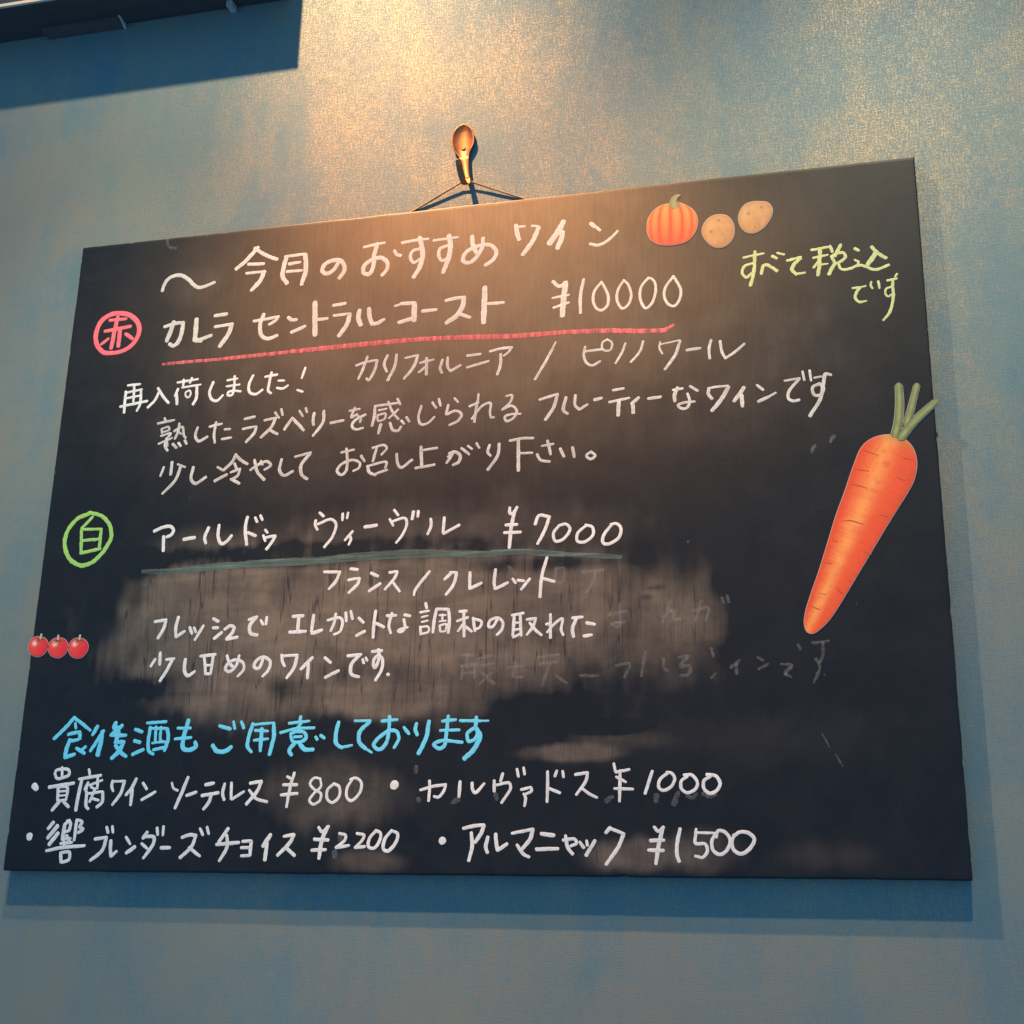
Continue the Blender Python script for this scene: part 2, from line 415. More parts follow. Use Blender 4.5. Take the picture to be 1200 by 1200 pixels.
  '42;28,369,3066,577,3058;34,573,3053,575,2870;31,377,2956,574,2963;34,387,2835,587,2869'
 ),
 ('wine_name','white','',
  '33,1117,3010,1192,3040,1277,3046,1310,3007,1289,2964,1248,2948;33,1216,2955,1228,2817'
 ),
 ('wine_name','white','',
  '36,1421,2917,1527,2928;33,1657,3015,1628,2923,1642,2869;33,1758,3034,1761,2916,1799,2856,1848,2877,1890,2928'
 ),
 ('wine_name','white','',
  '33,2030,3095,2018,2997,2044,2836;32,2049,2948,2125,2914;30,2107,3085,2128,3044;30,2156,3103,2178,3060;27,2213,2965,2236,2937;27,2199,2914,2223,2860;27'
  ',2223,2893,2313,2907;30,2314,2902,2286,2847,2240,2784'
 ),
 ('wine_name','white','',
  '29,2723,3098,2762,3063;27,2691,3027,2688,2988,2712,2940;27,2714,2993,2838,3030,2884,2985,2861,2874,2788,2776;27,2942,3077,2943,3014;24,2992,3083,2985,'
  '3031'
 ),
 ('wine_name','white','',
  '26,3045,2910,2978,2831;26,3024,2863,3033,2839,3015,2788;34,3156,2943,3264,2952'
 ),
 ('wine_name','white','',
  '26,3421,3084,3460,3033;26,3383,3003,3418,2941;26,3410,2981,3524,3003,3542,2950,3507,2854,3453,2784;31,3599,3059,3589,2992;29,3643,3060,3640,3010'
 ),
 ('wine_name','white','',
  '28,3760,2983,3763,2918,3736,2847;28,3882,2989,3874,2858;28,3879,2845,4019,2915'
 ),
 ('price_text','white','',
  '30,4464,3047,4467,2998,4497,2991,4528,3048;33,4507,3012,4482,2880,4467,2691;30,4432,2893,4531,2893;30,4421,2825,4563,2823'
 ),
 ('price_text','white','',
  '30,4691,2887,4722,2962,4815,2944;30,4812,2943,4773,2827,4713,2712;27,4899,2866,4850,2798,4867,2728,4934,2743,4992,2828,4957,2874,4896,2863;27,5135,285'
  '6,5058,2787,5056,2719,5117,2709,5189,2768,5182,2836,5126,2856;29,5352,2854,5276,2751,5274,2695,5316,2680,5406,2732,5426,2810,5389,2855,5340,2850'
 ),
 ('green_underline','teal','dark green underline',
  '49,1045,2632,1322,2623,1531,2632;65,1506,2632,1738,2643,2084,2655;76,2059,2653,2418,2655,2827,2657;81,2795,2657,3166,2675,3580,2678,3888,2667;64,3865,'
  '2669,4177,2646,4343,2635;56,4312,2651,4566,2648,4935,2610;44,4906,2612,5298,2575,5420,2562'
 ),
 ('origin_line','white','',
  '29,2802,2550,2951,2543;31,2948,2541,2914,2458,2855,2394;31,3047,2567,3110,2558;26,3031,2468,3133,2480;31,3133,2477,3119,2430,3041,2353;31,3238,2520,33'
  '02,2490;31,3228,2361,3326,2423;28,3406,2518,3476,2525;28,3476,2520,3454,2467,3370,2368;25,3436,2436,3505,2345'
 ),
 ('origin_line','white','',
  '28,3766,2512,3645,2352,3634,2307'
 ),
 ('origin_line','white','',
  '30,3967,2495,3902,2435;25,3951,2497,4010,2492;30,4008,2487,3986,2390,3921,2301;30,4127,2488,4128,2344;30,4128,2344,4230,2390;30,4352,2503,4342,2398,43'
  '52,2333;30,4352,2333,4460,2383;25,4502,2416,4528,2377;27,4548,2401,4601,2393;27,4650,2409,4578,2321;29,4796,2588,4754,2429,4740,2248;29,4760,2409,4862'
  ',2376'
 ),
 ('tasting_line','white','',
  '30,1217,2160,1327,2174;32,1324,2171,1308,2094,1261,2008;32,1443,2193,1427,2103,1436,2015;32,1436,2015,1516,2062;29,1563,2096,1589,2040;27,1605,2091,16'
  '27,2051;29,1693,2107,1623,1981;32,1783,2168,1833,2141;32,1790,2084,1834,2084;32,1808,1988,1876,2042;32,1901,2067,1952,2098,1989,2082,1979,2040,1925,19'
  '79;31,1925,1977,2027,1994'
 ),
 ('tasting_line','white','',
  '31,2124,2146,2200,2169;34,2190,2160,2137,2089,2150,2025,2214,2006;29,2239,2137,2262,2098;29,2292,2163,2289,2097'
 ),
 ('tasting_line','white','',
  '34,2537,2162,2633,2163;34,2593,2159,2590,2026;33,2516,2022,2666,2024;33,2730,2165,2719,2022;36,2723,2004,2815,2031;28,2863,2115,2973,2134,2999,2100,29'
  '81,2013,2928,1988;28,2934,2170,2924,2090,2896,2021;28,3025,2177,3035,2099;28,3069,2188,3091,2117;30,3145,2126,3191,2084;30,3133,1971,3207,2008;30,3297'
  ',2182,3287,2078,3285,1949;30,3300,2077,3379,2037;30,3402,2136,3483,2136;28,3445,2157,3423,2048,3443,1981;30,3559,2138,3609,2126;28,3554,2099,3566,2019'
  ',3528,1990,3508,2001,3539,2017,3591,2028;28,3744,2233,3754,2188;23,3698,2155,3775,2166;20,3712,2112,3766,2123;20,3714,2070,3768,2081;25,3702,2031,3712'
  ',1962;22,3705,2026,3773,2027,3779,1985,3717,1967;30,3842,2179,3824,2072,3817,1976;27,3845,2179,3946,2173;30,3948,2171,3959,2079,3953,1967;20,3869,2124'
  ',3926,2123;22,3897,2128,3896,2074;17,3871,2070,3928,2074;22,3875,2035,3882,1984;20,3878,2035,3933,2043,3927,1982;20,3882,1981,3927,1982;30,4046,2150,4'
  '106,2152;27,4028,2067,4120,2096;29,4084,2136,4092,1934;25,4079,2038,4037,1979;27,4100,2019,4156,1975;27,4165,2090,4186,1976;25,4178,2081,4239,2057,422'
  '9,2011,4195,1990;27,4380,2074,4333,2005,4303,2013,4314,2061,4380,2083,4425,2041,4417,1981,4376,1938;27,4503,2101,4600,2115;29,4523,2101,4513,1927;27,4'
  '574,2088,4584,1924;22,4528,2035,4583,2035;22,4517,1975,4580,1982;24,4516,1912,4586,1946;27,4631,2060,4708,2067;27,4705,2065,4687,2003,4633,1930;27,465'
  '6,2031,4699,1975,4758,1924;26,4831,2097,4833,1898;26,4798,2014,4838,2024;24,4806,1946,4870,2018,4933,2057,4923,1964,4941,1918;29,5017,2059,5102,2065;3'
  '1,5050,2053,5019,1970,5027,1901;29,5137,2014,5204,2000;31,5115,1905,5179,1912'
 ),
 ('tasting_line','white','',
  '29,1257,1820,1219,1757;32,1299,1876,1305,1769;29,1365,1813,1440,1818;32,1419,1802,1382,1721,1323,1624;34,1549,1810,1552,1704,1586,1665,1650,1699;31,16'
  '92,1834,1833,1845;29,1727,1838,1756,1673;29,1814,1836,1804,1679;24,1747,1749,1808,1753;29,1755,1674,1807,1675;29,1944,1832,1971,1768,2009,1730;29,2060'
  ',1829,2038,1741,1978,1688,1940,1711,1956,1756,2020,1792,2100,1765,2113,1708,2062,1646;31,2289,1802,2254,1713,2213,1719,2217,1768,2286,1810,2355,1768,2'
  '345,1696,2294,1640;28,2457,1824,2469,1767,2493,1724;26,2471,1814,2605,1818;33,2600,1811,2583,1714,2519,1620;33,2743,1791,2645,1694;30,2710,1738,2711,1'
  '613;30,2859,1787,2913,1743;30,2871,1616,2989,1672;30,3065,1798,3186,1806;33,3171,1799,3104,1725,3106,1640,3177,1613;28,3202,1762,3214,1730;25,3229,177'
  '7,3243,1752;30,3284,1828,3370,1834;30,3338,1844,3348,1767,3315,1688,3302,1708,3306,1763,3340,1790,3377,1764,3377,1675,3326,1581;35,3432,1629,3440,1626'
 ),
 ('digestif_line','cyan','',
  '37,525,1316,433,1213,346,1131;32,525,1312,610,1258,695,1199;29,539,1264,551,1219;34,482,1167,594,1190;37,595,1183,602,1127;32,504,1107,589,1120;42,505'
  ',1119,482,1035,476,966;37,477,963,568,994;34,579,1043,663,1000;29,667,1057,624,1021;37,761,1235,723,1159;34,825,1194,719,1019;47,815,1186,809,1093,795'
  ',984;42,938,1262,925,1215,987,1224;39,1002,1237,902,1153;34,902,1153,1047,1151;44,973,1183,958,1101;36,951,1091,1039,1095;42,1033,1090,1000,1021,934,9'
  '53;39,957,1064,1019,999,1069,969;34,1133,1200,1201,1179;34,1135,1101,1189,1088;34,1130,985,1229,1026;29,1240,1255,1423,1264;34,1275,1216,1269,1111,128'
  '2,1013,1329,985;28,1280,1207,1436,1205;36,1438,1200,1457,1121,1431,1014;28,1330,1221,1334,1086;28,1377,1218,1389,1097,1426,1087;23,1307,1080,1415,1091'
  ';31,1324,1022,1428,1041;41,1633,1272,1599,1107,1606,1033,1664,1016,1725,1047,1714,1081;28,1538,1206,1659,1204;28,1520,1113,1672,1123'
 ),
 ('digestif_line','cyan','',
  '33,1931,1219,2033,1191;28,2057,1253,2075,1191;30,2131,1251,2157,1196;35,2238,1231,2210,1123,2204,1041,2245,992;25,2241,1224,2430,1238;38,2430,1231,243'
  '9,1119,2410,970;28,2265,1175,2383,1168;28,2259,1091,2388,1102;37,2325,1187,2325,1001;32,2673,1285,2667,1236;27,2569,1231,2753,1247;27,2497,1152,2635,1'
  '184,2802,1189;30,2677,1224,2642,1184;32,2591,1141,2637,1159,2714,1151,2733,1106,2694,1075,2617,1076,2589,1141;27,2627,1114,2693,1118;37,2638,1069,2590'
  ',1004,2610,964;39,2669,1068,2727,1010,2804,1007;30,2820,1112,2834,1090;30,2863,1125,2897,1101;37,3018,1233,2999,1135,3009,1052,3061,1018;24,3054,1021,'
  '3148,1038;24,3161,1242,3300,1240;37,3292,1231,3208,1144,3213,1061,3269,1007;22,3262,1013,3327,975;29,3401,1236,3537,1246;34,3467,1273,3466,1152,3444,1'
  '044,3389,1000,3339,1034,3367,1083,3461,1150,3533,1149,3556,1092,3520,1013;31,3596,1180,3643,1126;34,3706,1210,3696,1160,3715,1116;38,3813,1227,3792,10'
  '89,3732,964;29,3927,1227,4043,1237;26,3912,1150,4076,1152;33,3977,1267,3967,1145,3954,1031,3911,1000,3863,1035,3923,1066,4006,1062;28,3994,1063,4104,1'
  '050;28,4080,1228,4256,1222;19,4244,1222,4322,1223;33,4219,1255,4214,1176;31,4209,1170,4146,1123,4160,1058,4209,1074,4229,1135,4203,1169;42,4224,1158,4'
  '252,1105,4216,1008,4126,917'
 ),
 ('digestif_line','cyan','',
  '40,1880,1052,1920,1008,1998,1000,2055,1038'
 ),
 ('digestif_item','white','',
  '66,208,722,231,698'
 ),
 ('digestif_item','white','',
  '26,460,880,468,849;29,396,822,406,852,523,858,537,814,479,790,424,783,396,822;26,463,855,471,787;34,356,708,593,742;31,444,714,454,594;29,452,711,533,'
  '706,535,596;21,462,670,525,674;18,462,633,527,638;23,461,594,536,597;34,475,589,411,509;31,503,591,568,538;26,725,859,741,810;29,639,776,847,807;34,66'
  '6,766,650,627,641,509;28,731,746,706,686;26,724,712,719,666;23,748,722,866,765;28,820,785,826,695;23,764,706,796,692;31,728,664,738,542,760,521;26,746'
  ',651,878,668;31,882,663,887,578,840,537;26,807,694,766,581;26,778,612,853,593;28,966,757,963,711,982,672;23,970,753,1083,756;31,1081,754,1055,650,987,'
  '556;33,1192,775,1154,695,1108,638;33,1162,683,1161,553;28,1259,738,1299,687;28,1261,596,1383,663'
 ),
 ('digestif_item','white','',
  '23,1530,738,1553,690,1592,674;33,1677,784,1634,660,1581,526;30,1679,631,1766,659;33,1847,720,1922,734;30,1821,630,1970,653;32,1906,639,1894,581,1846,5'
  '16;30,2022,727,2011,646,2029,594;27,2084,735,2092,601;27,2099,598,2205,662;30,2256,730,2358,748;32,2356,743,2326,668,2235,558;27,2251,673,2319,604,242'
  '1,576'
 ),
 ('price_text','white','',
  '27,2587,784,2614,770;29,2649,813,2623,714,2598,533;29,2556,716,2679,716;29,2542,632,2686,645;24,2883,766,2827,769,2795,722,2836,677,2897,640,2890,584,'
  '2832,555,2799,587,2832,640,2893,700,2883,766;26,3010,723,2953,671,2957,598,3002,568,3060,618,3055,697,3007,723;26,3164,751,3125,685,3129,609,3168,583,'
  '3239,650,3247,731,3195,768,3150,755'
 ),
 ('digestif_item','white','',
  '100,3534,711,3541,707'
 ),
 ('digestif_item','white','',
  '26,3761,667,3862,695,3976,710;26,3975,706,3960,658,3916,609,3880,615;26,3836,741,3839,661,3834,579;30,4096,733,4090,612;28,4198,721,4202,671,4224,643,'
  '4299,715;28,4452,794,4435,735;28,4382,738,4384,653;25,4403,703,4506,719,4519,678,4446,563;25,4569,829,4583,770;25,4624,840,4633,787;25,4607,666,4685,6'
  '84;25,4686,682,4695,659,4647,630;25,4628,633,4644,601,4637,537'
 ),
 ('digestif_item','white','',
  '27,4822,807,4823,679,4820,569;27,4841,672,4925,639;27,4897,813,4882,770;25,4945,810,4953,763;27,5049,782,5146,797;27,5148,795,5134,733,5057,624;25,510'
  '0,675,5158,633,5224,601'
 ),
 ('price_text','white','',
  '25,5359,865,5370,807;25,5375,798,5483,819;27,5409,811,5403,571;25,5377,762,5454,720;25,5363,671,5510,666;27,5664,804,5606,631;26,5794,794,5726,740,571'
  '4,681,5745,654,5812,685,5840,748,5814,788,5778,795;26,5914,772,5975,771,6017,711,5998,662,5933,636,5890,671,5893,728,5938,760;28,6091,775,6159,763,619'
  '2,704,6162,650,6109,631,6066,668,6068,727,6118,759'
 ),
 ('digestif_item','white','',
  '72,222,294,224,274'
 ),
 ('digestif_item','white','',
  '34,439,407,394,354;39,482,376,402,275;38,495,316,423,220;31,594,424,546,388;31,570,417,602,407,598,340,555,326;38,550,380,547,263;28,563,266,622,271;3'
  '3,581,296,625,233;31,662,427,660,257;31,669,427,716,410,697,368,732,350,690,321;31,532,228,640,238;28,563,242,572,197;31,403,167,529,192,765,212;33,54'
  '2,151,558,73;30,551,152,626,157,629,97,567,71;30,857,267,966,282;33,964,277,937,173,835,89;30,956,367,975,322;28,1009,374,1022,321;33,1010,253,1013,18'
  '5,1026,126;30,1028,126,1074,166;28,1149,285,1195,227;35,1167,153,1241,204;33,1344,325,1310,276;32,1335,290,1410,285,1411,231,1331,112;27,1302,231,1363'
  ',187;30,1433,361,1445,304;27,1491,373,1492,300;32,1486,197,1568,199'
 ),
 ('digestif_item','white','',
  '32,1672,284,1742,305,1799,299;32,1797,294,1765,206,1670,118;29,1746,200,1850,131;27,1830,357,1861,305;27,1894,368,1915,313;32,2088,357,2014,248;32,199'
  '3,227,2195,244;32,2080,300,2092,213,2031,93;27,2227,253,2306,258;31,2304,251,2303,140;27,2303,140,2225,136;27,2219,202,2301,203;39,2473,307,2414,215;3'
  '4,2448,236,2438,105;29,2593,294,2683,312;34,2680,308,2654,250,2549,142;31,2617,207,2698,141'
 ),
 ('price_text','white','',
  '29,2895,368,2929,333,2982,375;36,2974,371,2933,274,2914,120;31,2864,272,2986,267;31,2847,185,2969,190;26,3080,320,3135,304,3132,269,3060,209;28,3057,2'
  '07,3169,224;26,3233,320,3295,305,3280,264,3227,212;28,3222,207,3305,217;28,3396,343,3341,276,3339,215,3386,204,3432,265,3435,323,3396,343;30,3531,344,'
  '3475,276,3467,197,3504,182,3571,252,3581,319,3528,344'
 ),
 ('digestif_item','white','',
  '67,3960,269,3967,260'
 ),
 ('digestif_item','white','',
  '30,4135,362,4220,381,4304,390;34,4304,385,4283,323,4237,254;32,4202,327,4212,223,4187,111;32,4340,294,4325,213,4340,175;32,4404,317,4411,246,4422,193;'
  '32,4422,193,4498,242;27,4538,324,4709,357;34,4707,353,4689,286,4624,203;29,4581,234,4634,165,4680,142;34,4777,322,4878,309;31,4739,202,4913,208;27,495'
  '4,272,5045,281,5061,251,5013,227;29,4972,307,4991,216,5030,167;29,5086,258,5118,217;27,5141,269,5147,234;31,5207,269,5138,158;33,5328,367,5294,332;26,'
  '5322,367,5438,322;31,5433,317,5395,229,5296,91'
 ),
 ('price_text','white','',
  '28,5674,374,5707,343,5746,374;33,5741,368,5706,230,5684,98;30,5644,273,5748,275;30,5628,200,5743,198;30,5875,361,5849,241,5850,156,5864,116'
 ),
 ('price_text','white','',
  '26,5999,359,5993,333;21,5993,333,6140,330;26,5995,329,5993,253,6065,248,6082,200,6045,149,5989,157;28,6150,300,6168,347,6221,336,6257,275,6228,201,617'
  '4,171,6126,200,6118,274,6151,330;30,6283,305,6329,337,6394,333,6439,286,6409,223,6335,176,6284,203,6269,264,6288,317'
 ),
 ('erased_writing','ghost','faint smudged remains',
  '20,5105,2448,5272,2458;20,5208,2443,5186,2345,5134,2271'
 ),
 ('erased_writing','ghost','faint smudged remains',
  '20,5322,2073,5470,2102;17,5339,2004,5458,2011;20,5411,2168,5407,1973,5345,1992;17,5367,2003,5424,2007'
 ),
 ('erased_writing','ghost','faint smudged remains',
  '20,5829,2175,5768,2001;20,5803,2076,5850,2088,5860,2014,5904,2019'
 ),
 ('erased_writing','ghost','faint smudged remains',
  '17,6016,2082,6134,2106,6113,1994;17,6081,2165,6030,1997'
 ),
 ('erased_writing','ghost','faint smudged remains',
  '17,6246,2181,6261,2141;17,6287,2199,6302,2145'
 ),
 ('erased_writing','ghost','faint smudged remains',
  '17,5769,1697,5765,1628,5798,1597;19,5893,1705,5964,1709,5903,1638,5979,1631,5967,1570,5901,1555'
 ),
 ('erased_writing','ghost','faint smudged remains',
  '19,6369,1667,6303,1611;19,6344,1632,6347,1561'
 ),
 ('erased_writing','ghost','faint smudged remains',
  '16,6514,1687,6556,1662;16,6516,1595,6592,1631;16,6692,1628,6776,1615,6721,1546;16,6776,1615,6721,1557,6767,1523'
 ),
 ('erased_writing','ghost','faint smudged remains',
  '16,6831,1782,6845,1744;16,6941,1790,7068,1802;16,7025,1793,7009,1663,6981,1623;16,6962,1664,6990,1604,6940,1476'
 ),
 ('erased_writing','ghost','faint smudged remains',
  '16,6151,1770,6165,1700'
 ),
 ('erased_writing','ghost','faint smudged remains',
  '16,6145,1533,6178,1565'
 ),
 ('erased_writing','ghost','faint smudged remains',
  '18,4068,1774,4181,1776;17,4128,1772,4119,1680;17,4217,1741,4334,1760;17,4248,1682,4350,1694;23,4077,1681,4207,1689;17,4086,1687,4081,1572;17,4195,1684'
  ',4192,1575;17,4103,1623,4197,1626;20,4256,1619,4363,1525;17,4338,1617,4235,1528'
 ),
 ('erased_writing','ghost','faint smudged remains',
  '17,4482,1659,4604,1667;17,4534,1703,4530,1584,4605,1576'
 ),
 ('erased_writing','ghost','faint smudged remains',
  '17,4730,1738,4908,1756;17,4748,1680,4885,1694;17,4828,1678,4767,1499;17,4886,1581,4972,1517'
 ),
 ('erased_writing','ghost','faint smudged remains',
  '17,5085,1576,5232,1572'
 ),
 ('erased_writing','ghost','faint smudged remains',
  '17,5380,1652,5492,1663,5449,1555;17,5618,1758,5588,1563'
 ),
 ('erased_writing','ghost','faint smudged remains',
  '18,4872,2488,4942,2485,4931,2373,4879,2370,4872,2488'
 ),
 ('erased_writing','ghost','faint smudged remains',
  '21,4464,2524,4525,2450'
 ),
 ('erased_writing','ghost','faint smudged remains',
  '29,5345,604,5300,573'
 ),
 ('erased_writing','ghost','faint smudged remains',
  '29,5694,619,5692,570'
 ),
 ('erased_writing','ghost','faint smudged remains',
  '29,5865,635,5830,548;22,5933,618,5971,597,6010,624;22,6060,629,6109,605,6158,623'
 ),
 ('erased_writing','ghost','faint smudged remains',
  '28,4088,592,4038,563'
 ),
 ('erased_writing','ghost','faint smudged remains',
  '30,4396,625,4405,591'
 ),
 ('erased_writing','ghost','faint smudged remains',
  '23,3745,599,3753,576'
 ),
 ('erased_writing','ghost','faint smudged remains',
  '24,3715,857,3714,811'
 ),
 ('erased_writing','ghost','faint smudged remains',
  '33,3050,173,3052,133;26,3086,303,3094,263'
 ),
 ('erased_writing','ghost','faint smudged remains',
  '17,5981,2670,5985,2666'
 ),
 ('erased_writing','ghost','faint smudged remains',
  '21,7039,3439,7009,3381'
 ),
 ('erased_writing','ghost','faint smudged remains',
  '21,7193,3510,7163,3460'
 ),
 ('erased_writing','ghost','faint smudged remains',
  '8,6979,1077,7008,1025,7031,972;8,7073,920,7125,829'
 ),
 ('erased_writing','ghost','faint smudged remains',
  '19,928,6024,956,5937,1032,5910'
 ),
]

CARROT = [[7405, 3393], [7464, 3450], [7549, 3485], [7651, 3488], [7749, 3444], [7807, 3365], [7828, 3274], [7825, 3194], [7791, 3077], [7730, 2971], [7642, 2839], [7526, 2659], [7407, 2471], [7288, 2284], [7170, 2098], [7092, 1987], [7016, 1908], [6945, 1865], [6906, 1880], [6887, 1937], [6898, 2032], [6937, 2154], [7020, 2372], [7106, 2622], [7175, 2825], [7256, 3029], [7337, 3245]]
CARROT_AXIS = [[7668, 3476], [6924, 1879]]
STALKS = [[[7676, 3486, 73], [7709, 3596, 77], [7731, 3769, 74], [7733, 3913, 67]], [[7770, 3571, 62], [7806, 3670, 66], [7839, 3781, 62], [7875, 3902, 58]], [[7722, 3462, 85], [7821, 3577, 77], [7919, 3668, 73], [8009, 3747, 62]]]
CREASES = [[[7419, 3372, 4], [7458, 3355, 10], [7539, 3317, 4]], [[7340, 3215, 4], [7394, 3201, 10], [7458, 3187, 4]], [[7305, 3086, 4], [7359, 3073, 10], [7431, 3043, 4]], [[7233, 2782, 4], [7288, 2777, 11], [7386, 2741, 6]], [[7133, 2620, 4], [7178, 2606, 8]], [[7373, 2521, 4], [7408, 2494, 11], [7435, 2489, 6]], [[7060, 2444, 4], [7123, 2426, 8]], [[7150, 2232, 4], [7183, 2189, 11], [7201, 2173, 6]], [[6943, 2091, 4], [6987, 2066, 9], [7014, 2056, 4]], [[7509, 2817, 4], [7571, 2794, 8], [7588, 2783, 4]], [[7711, 3291, 4], [7756, 3274, 8], [7800, 3263, 4]], [[7664, 3124, 4], [7725, 3091, 8]], [[7234, 2296, 4], [7260, 2275, 7]], [[7011, 2190, 4], [7065, 2178, 6]]]
PUMPKIN = [[5883, 5822], [5808, 5812], [5745, 5774], [5698, 5715], [5676, 5634], [5679, 5556], [5707, 5483], [5763, 5432], [5854, 5409], [5945, 5409], [6024, 5428], [6076, 5473], [6111, 5533], [6127, 5607], [6114, 5685], [6076, 5748], [6020, 5793], [5969, 5819], [5923, 5819]]
PSTEM = [[5923, 5801, 95], [5916, 5835, 63], [5928, 5869, 51], [5951, 5888, 37], [5969, 5891, 22]]
PTOP = [[5923, 5811]]
POTATO1 = [[6323, 5661], [6384, 5641], [6427, 5585], [6447, 5507], [6433, 5420], [6392, 5362], [6325, 5332], [6258, 5349], [6204, 5402], [6166, 5476], [6168, 5552], [6209, 5623], [6266, 5657]]
EYES1 = [[6310, 5605], [6242, 5499], [6370, 5421]]
POTATO2 = [[6672, 5749], [6737, 5733], [6777, 5677], [6777, 5614], [6741, 5536], [6684, 5474], [6605, 5441], [6540, 5465], [6497, 5527], [6483, 5604], [6502, 5678], [6549, 5736], [6611, 5754]]
EYES2 = [[6689, 5691], [6573, 5640], [6624, 5499]]
TOMATOES = [[[72, 2061], [122, 2048], [162, 2011], [174, 1964], [158, 1917], [119, 1883], [72, 1875], [12, 1898], [-20, 1938], [-27, 1993], [-7, 2036], [29, 2059]], [[277, 2044], [326, 2031], [365, 1994], [377, 1946], [361, 1900], [322, 1866], [276, 1858], [216, 1881], [185, 1921], [177, 1976], [198, 2019], [234, 2041]], [[482, 2034], [531, 2021], [569, 1984], [581, 1937], [564, 1891], [526, 1857], [480, 1849], [421, 1872], [390, 1912], [383, 1967], [403, 2009], [439, 2032]]]
TSTEMS = [[[87, 2041, 18], [87, 2059, 17], [92, 2078, 22]], [[267, 2028, 18], [266, 2043, 17], [266, 2062, 22]], [[485, 2023, 20], [485, 2039, 18], [487, 2056, 23]]]
TSEPALS = [[[[88, 2041, 12], [68, 2026, 10], [51, 2007, 5]], [[88, 2041, 12], [80, 2022, 7]], [[93, 2041, 12], [116, 2032, 10], [125, 2014, 5]], [[88, 2041, 10], [62, 2040, 7], [43, 2039, 3]], [[92, 2041, 12], [104, 2025, 7]]], [[[268, 2023, 12], [249, 2008, 10], [231, 1989, 5]], [[268, 2023, 12], [260, 2003, 7]], [[272, 2023, 12], [295, 2014, 10], [305, 1996, 5]], [[268, 2023, 10], [242, 2021, 7], [223, 2020, 3]], [[272, 2023, 12], [284, 2007, 7]]], [[[485, 2021, 12], [466, 2006, 10], [448, 1987, 5]], [[485, 2021, 12], [477, 2001, 7]], [[489, 2021, 12], [512, 2012, 10], [521, 1994, 5]], [[485, 2021, 10], [459, 2019, 7], [441, 2018, 3]], [[488, 2021, 12], [501, 2005, 7]]]]
SPOON = [[0.39025, 0.69734, -0.009, 0.00194], [0.39034, 0.69413, -0.0088, 0.00631], [0.39042, 0.68964, -0.0088, 0.00916], [0.39033, 0.68389, -0.009, 0.01086], [0.39054, 0.67859, -0.009, 0.01144], [0.39064, 0.67389, -0.009, 0.01083], [0.39053, 0.66923, -0.009, 0.00895], [0.39109, 0.66508, -0.009, 0.00669], [0.39205, 0.66146, -0.009, 0.00508], [0.39311, 0.65656, -0.0088, 0.00411], [0.39425, 0.65038, -0.0084, 0.00335], [0.39549, 0.64282, -0.0076, 0.00276], [0.39697, 0.63617, -0.0064, 0.00243], [0.39785, 0.63149, -0.0045, 0.00264], [0.39778, 0.62646, -0.001, 0.003], [0.39686, 0.62489, 0.003, 0.00299], [0.39599, 0.62737, 0.007, 0.00303], [0.39533, 0.63162, 0.011, 0.00303], [0.39474, 0.63655, 0.0142, 0.00292], [0.39429, 0.64061, 0.016, 0.00292], [0.39421, 0.64184, 0.0164, 0.00256], [0.3943, 0.64261, 0.0168, 0.00183], [0.39439, 0.64304, 0.017, 0.00084]]
SCREW = [0.39123, 0.67058]
CORD = [[0.34494, 0.61107, -0.0115], [0.38896, 0.63239, -0.008], [0.39485, 0.63443, -0.0068], [0.39838, 0.63369, -0.008], [0.44967, 0.61081, -0.0115]]
